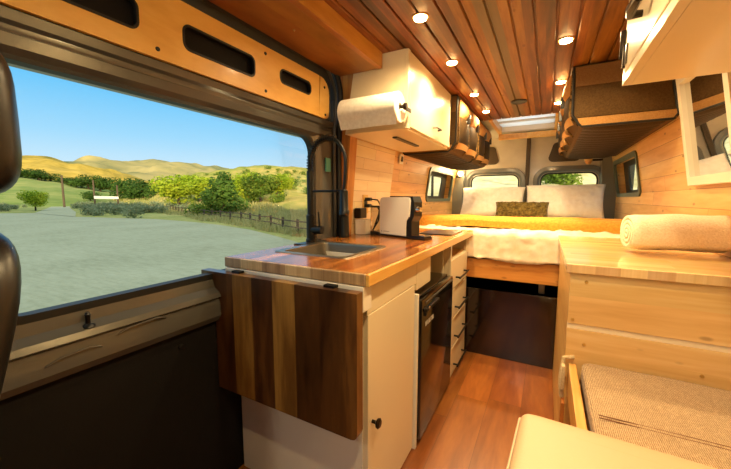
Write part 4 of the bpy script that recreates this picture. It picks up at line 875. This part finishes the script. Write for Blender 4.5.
# trees
def leafmesh(blobs, n, size, rnd):
    bm = nb(); tot = sum(b[3]**2 for b in blobs)
    for bx, by, bz, br in blobs:
        for _ in range(int(n*br*br/tot)):
            d = Vector((rnd.gauss(0, 1), rnd.gauss(0, 1), rnd.gauss(0, 1))).normalized(); q = Vector((bx, by, bz))+d*br*(rnd.random()**.35)*(1+.18*noise.noise((d.x*3+bx, d.y*3, d.z*3)))
            nrm = (d+Vector((rnd.gauss(0, .7), rnd.gauss(0, .7), rnd.gauss(0, .7)))).normalized(); t1 = nrm.orthogonal().normalized(); t1 = Matrix.Rotation(rnd.random()*6.28, 3, nrm) @ t1; t2 = nrm.cross(t1); s = size*(.6+.8*rnd.random())
            bm.faces.new([bm.verts.new(q+t1*s), bm.verts.new(q+t2*s*.6), bm.verts.new(q-t1*s), bm.verts.new(q-t2*s*.6)])
    return bm
def treeproto(kind, seed):
    rnd = random.Random(seed); bl = []
    if kind == 'round': 
        for k in range(11): a = rnd.random()*6.28; rr = .30*rnd.random()**.5; bl.append((rr*math.cos(a), rr*math.sin(a), .28+.5*rnd.random(), .17+.10*rnd.random()))
    else:
        for k in range(10): h = .15+.72*k/9; a = rnd.random()*6.28; rr = .20*(1-h)+.03; bl.append((rr*math.cos(a), rr*math.sin(a), h, .27*(1-h)+.09))
    return bl
PROT = {}
def tree(name, label, kind, mat, az, r, top, wid, z0, seed=1, group=None, n=2600):
    x, y = pol(az, r); h = top-z0; key = (kind, mat, seed)
    if key not in PROT:
        rnd = random.Random(seed+9); t_ = thing(name, label, 'tree', (x, y, z0), group)
        bm = leafmesh(treeproto(kind, seed), n, .035, rnd); bmesh.ops.translate(bm, verts=bm.verts, vec=(x, y, z0)); obj('crown', bm, M[mat], t_)
        bm = nb(); tube(bm, [(x, y, z0-.05), (x+.01, y, z0+.25), (x-.01, y+.01, z0+.6)], [.035, .024, .01], 7); obj('trunk', bm, M['bark'], t_, True); PROT[key] = t_
    else:
        t_ = copy_tree(PROT[key]); t_.name = name; t_.location = (x, y, z0+ZO); t_['label'] = label
        if group: t_['group'] = group
        elif 'group' in t_: del t_['group']
    t_.scale = (wid/.9, wid/.9, h); t_.rotation_euler = (0, 0, az*1.7)
    return t_
def tz(H, az, r): return hillz(H, az, r)-.15
tree('tree', 'dark green pointed tree standing tallest behind the middle of the rail fence', 'cone', 'leafdeep', -52.0, 39, 39*.0745, 5.4, tz(HC, -52, 41), 3, n=3400)
tree('tree', 'round yellow-green sunlit tree left of the dark pointed tree', 'round', 'leaflime', -58.1, 66, 66*.0690, 8.4, tz(HC, -58, 66), 4)
tree('tree', 'low yellow-green tree close against the left side of the dark pointed tree', 'round', 'leaflime', -55.2, 62, 62*.060, 6.0, tz(HC, -55, 62), 4)
tree('tree', 'yellow-green tree just right of the dark pointed tree', 'round', 'leaflime', -48.3, 50, 50*.074, 5.5, tz(HC, -48.3, 50), 5)
tree('tree', 'mid green leafy tree second to the right of the dark pointed tree', 'round', 'leafmid', -46.2, 46, 46*.074, 4.8, tz(HC, -46.2, 46), 6)
tree('tree', 'lime tree at the right end of the row behind the fence', 'round', 'leaflime', -43.6, 48, 48*.078, 4.6, tz(HC, -43.6, 48), 4)
dk = 'dark trees along the foot of the golden ridge'
for i, (az, r, tp, wd) in enumerate(((-75.6, 215, .068, 11), (-74.2, 218, .061, 10), (-73.1, 215, .066, 12), (-72.0, 220, .057, 9), (-69.6, 210, .050, 10), (-68.4, 205, .058, 13), (-67.2, 205, .055, 13), (-66.0, 200, .052, 12), (-71.0, 215, .048, 9))):
    tree('tree', 'dark green tree in the far row along the foot of the golden ridge', 'round', 'leafdark', az, r, r*tp, wd, tz(HD, az, r), 7+i % 2, dk, 1800)
for az, r, tp, wd, lb in ((-64.3, 128, .056, 11, 'bushy dark green tree left of the round yellow-green tree, nearer the road'), (-62.4, 120, .054, 11, 'bushy dark green tree touching the left side of the round yellow-green tree'), (-60.6, 112, .043, 8, 'low dark green tree behind the left flank of the round yellow-green tree'), (-68.3, 120, .020, 5, 'small dark bush-like tree beside the tall sign posts')):
    tree('tree', lb, 'round', 'leafdark', az, r, r*tp, wd, max(GZ, tz(HD, az, r)), 7, None)
tree('tree', 'small pale green tree at the road edge, far left by the seat headrest', 'round', 'leaflime', -73.6, 72, 72*.020, 3.4, GZ, 6)
tree('tree', 'yellow-green tree seen through the right rear door window', 'round', 'leaflime', 2.6, 70, 70*.105, 5.5, tz(HC, 2.6, 70), 5)
tree('tree', 'green tree seen at the left side of the right rear door window', 'cone', 'leafmid', .8, 58, 58*.125, 6.4, tz(HC, .8, 58)-.6, 6)
tree('tree', 'low yellow-green tree seen through the left rear door window', 'round', 'leaflime', -5.6, 75, 75*.068, 4, tz(HC, -5.6, 75), 4)
# slope scrub, sagebrush, grass
rnd = random.Random(31)
def shrubproto(mat, seed, n=240):
    r_ = random.Random(seed); bl = [(r_.uniform(-.3, .3), r_.uniform(-.3, .3), .25+.2*r_.random(), .28+.1*r_.random()) for _ in range(5)]
    bm = leafmesh(bl, n, .07, r_); return bm
def shrubs(name, label, cat, group, mat, spots, seeds):
    pr_ = []
    for i, (x, y, z, s) in enumerate(spots):
        if len(pr_) < len(seeds):
            bm = shrubproto(mat, seeds[len(pr_)]); me = bpy.data.meshes.new(name); bm.to_mesh(me); bm.free(); me.materials.append(M[mat]); o = bpy.data.objects.new(name, me); C.objects.link(o); tag(o, label, cat, group); pr_.append(o)
        else: o = pr_[i % len(pr_)].copy(); C.objects.link(o)
        o.location = (x, y, z+ZO); o.scale = (s, s, s*.85); o.rotation_euler = (0, 0, rnd.random()*6)
sp_ = []
def yline(L, x):
    for a, b in zip(L, L[1:]):
        if b[0] <= x <= a[0]: return a[1]+(b[1]-a[1])*(x-a[0])/(b[0]-a[0])
FL = [(p.x, p.y) for p in reversed(fpts)]+[(-110, 52)]
while len(sp_) < 150:
    x = rnd.uniform(-100, -34); lo_, hi_ = yline(edge, x), yline(FL, x); y = rnd.uniform(lo_+.8, hi_+9)
    if abs(y-hi_) < .9 or (x > -45 and rnd.random() < .5): continue
    sp_.append((x, y, GZ-.05, rnd.uniform(1.2, 2.3)))
for k in range(70):
    x = rnd.uniform(-100, -63); sp_.append((x, (16+(-62-x)*.33)-rnd.uniform(.6, 10), GZ-.05, rnd.uniform(1.1, 2.1)))
shrubs('sagebrush', 'grey-green sagebrush clump at the edge of the gravel lot', 'shrub', 'sagebrush clumps beside lot and road', 'sage', sp_, (11, 12, 13))
sp_ = []
for k in range(90):
    az = rnd.uniform(-56, -30); r = rnd.uniform(38, 135); x, y = pol(az, r); sp_.append((x, y, tz(HC, az, r), rnd.uniform(1.0, 2.6)))
shrubs('hillside_shrub', 'olive green shrub on the scrubby slope behind the fence', 'shrub', 'shrubs on the slope behind the fence', 'leafmid', sp_, (21, 22))
bm = nb()
for k in range(15000):
    az = rnd.uniform(-66, -24); rf = interp(HC['r0'], az); r = rf*rnd.uniform(.70, 1.5); x, y = pol(az, r)
    ly = None
    for a, b in zip(edge, edge[1:]):
        if b[0] <= x <= a[0]: ly = a[1]+(b[1]-a[1])*(x-a[0])/(b[0]-a[0])
    if ly is None or y < ly+.1+.5*rnd.random(): continue
    z = hillz(HC, az, r); h = rnd.uniform(.15, .55); w_ = .03+.02*r/20; a = rnd.random()*6.28; dx, dy = math.cos(a)*w_, math.sin(a)*w_; lx, ly_ = rnd.gauss(0, .12), rnd.gauss(0, .12)
    bm.faces.new([bm.verts.new((x-dx, y-dy, z-.03)), bm.verts.new((x+dx, y+dy, z-.03)), bm.verts.new((x+lx, y+ly_, z+h))])
o = obj('field_grass', bm, M['grass'], None); tag(o, 'dry grass growing along the rail fence and up the slope', 'grass', None, 'stuff')

# ------------------------------------------------------------------ camera, world, sun
cam = bpy.data.cameras.new('camera'); co = bpy.data.objects.new('camera', cam); C.objects.link(co)
cam.sensor_fit = 'HORIZONTAL'; cam.sensor_width = 36; cam.lens = 330*36/731; cam.clip_start = .01; cam.clip_end = 5000
co.location = (0, 0, ZO); co.rotation_euler = (R(90-6.226), 0, R(28.668)); bpy.context.scene.camera = co
W = bpy.data.worlds.new('sky'); bpy.context.scene.world = W; W.use_nodes = True; nt = W.node_tree; nt.nodes.clear()
out = nt.nodes.new('ShaderNodeOutputWorld'); bg = nt.nodes.new('ShaderNodeBackground'); tc = nt.nodes.new('ShaderNodeTexCoord'); sp = nt.nodes.new('ShaderNodeSeparateXYZ'); rp = nt.nodes.new('ShaderNodeValToRGB')
nt.links.new(tc.outputs['Generated'], sp.inputs[0]); nt.links.new(sp.outputs[2], rp.inputs[0]); nt.links.new(rp.outputs[0], bg.inputs[0]); nt.links.new(bg.outputs[0], out.inputs[0])
e = rp.color_ramp.elements; stops = [(0, '#e2f0f8'), (.07, '#cfe9fb'), (.15, '#a2d9fc'), (.27, '#64c3fa'), (.42, '#42b2f6')]
while len(e) < len(stops)+1: e.new(.5)
for el, (p, c) in zip(e, stops): el.position = p; el.color = lin(c)
e[len(stops)].position = .75; e[len(stops)].color = (1.5, 1.45, 1.25, 1)
bg.inputs[1].default_value = .82
sd = bpy.data.lights.new('sun', 'SUN'); so = bpy.data.objects.new('sun', sd); C.objects.link(so); sd.energy = 5.0; sd.color = (1, .78, .45); sd.angle = R(1.0)
so.rotation_euler = Vector((-.75, .62, -.215)).normalized().to_track_quat('-Z', 'Y').to_euler(); so.location = (0, 0, 30)
vs_ = bpy.context.scene.view_settings; vs_.view_transform = 'Standard'; vs_.look = 'None'; vs_.exposure = .38; vs_.gamma = 1; vs_.use_curve_mapping = False
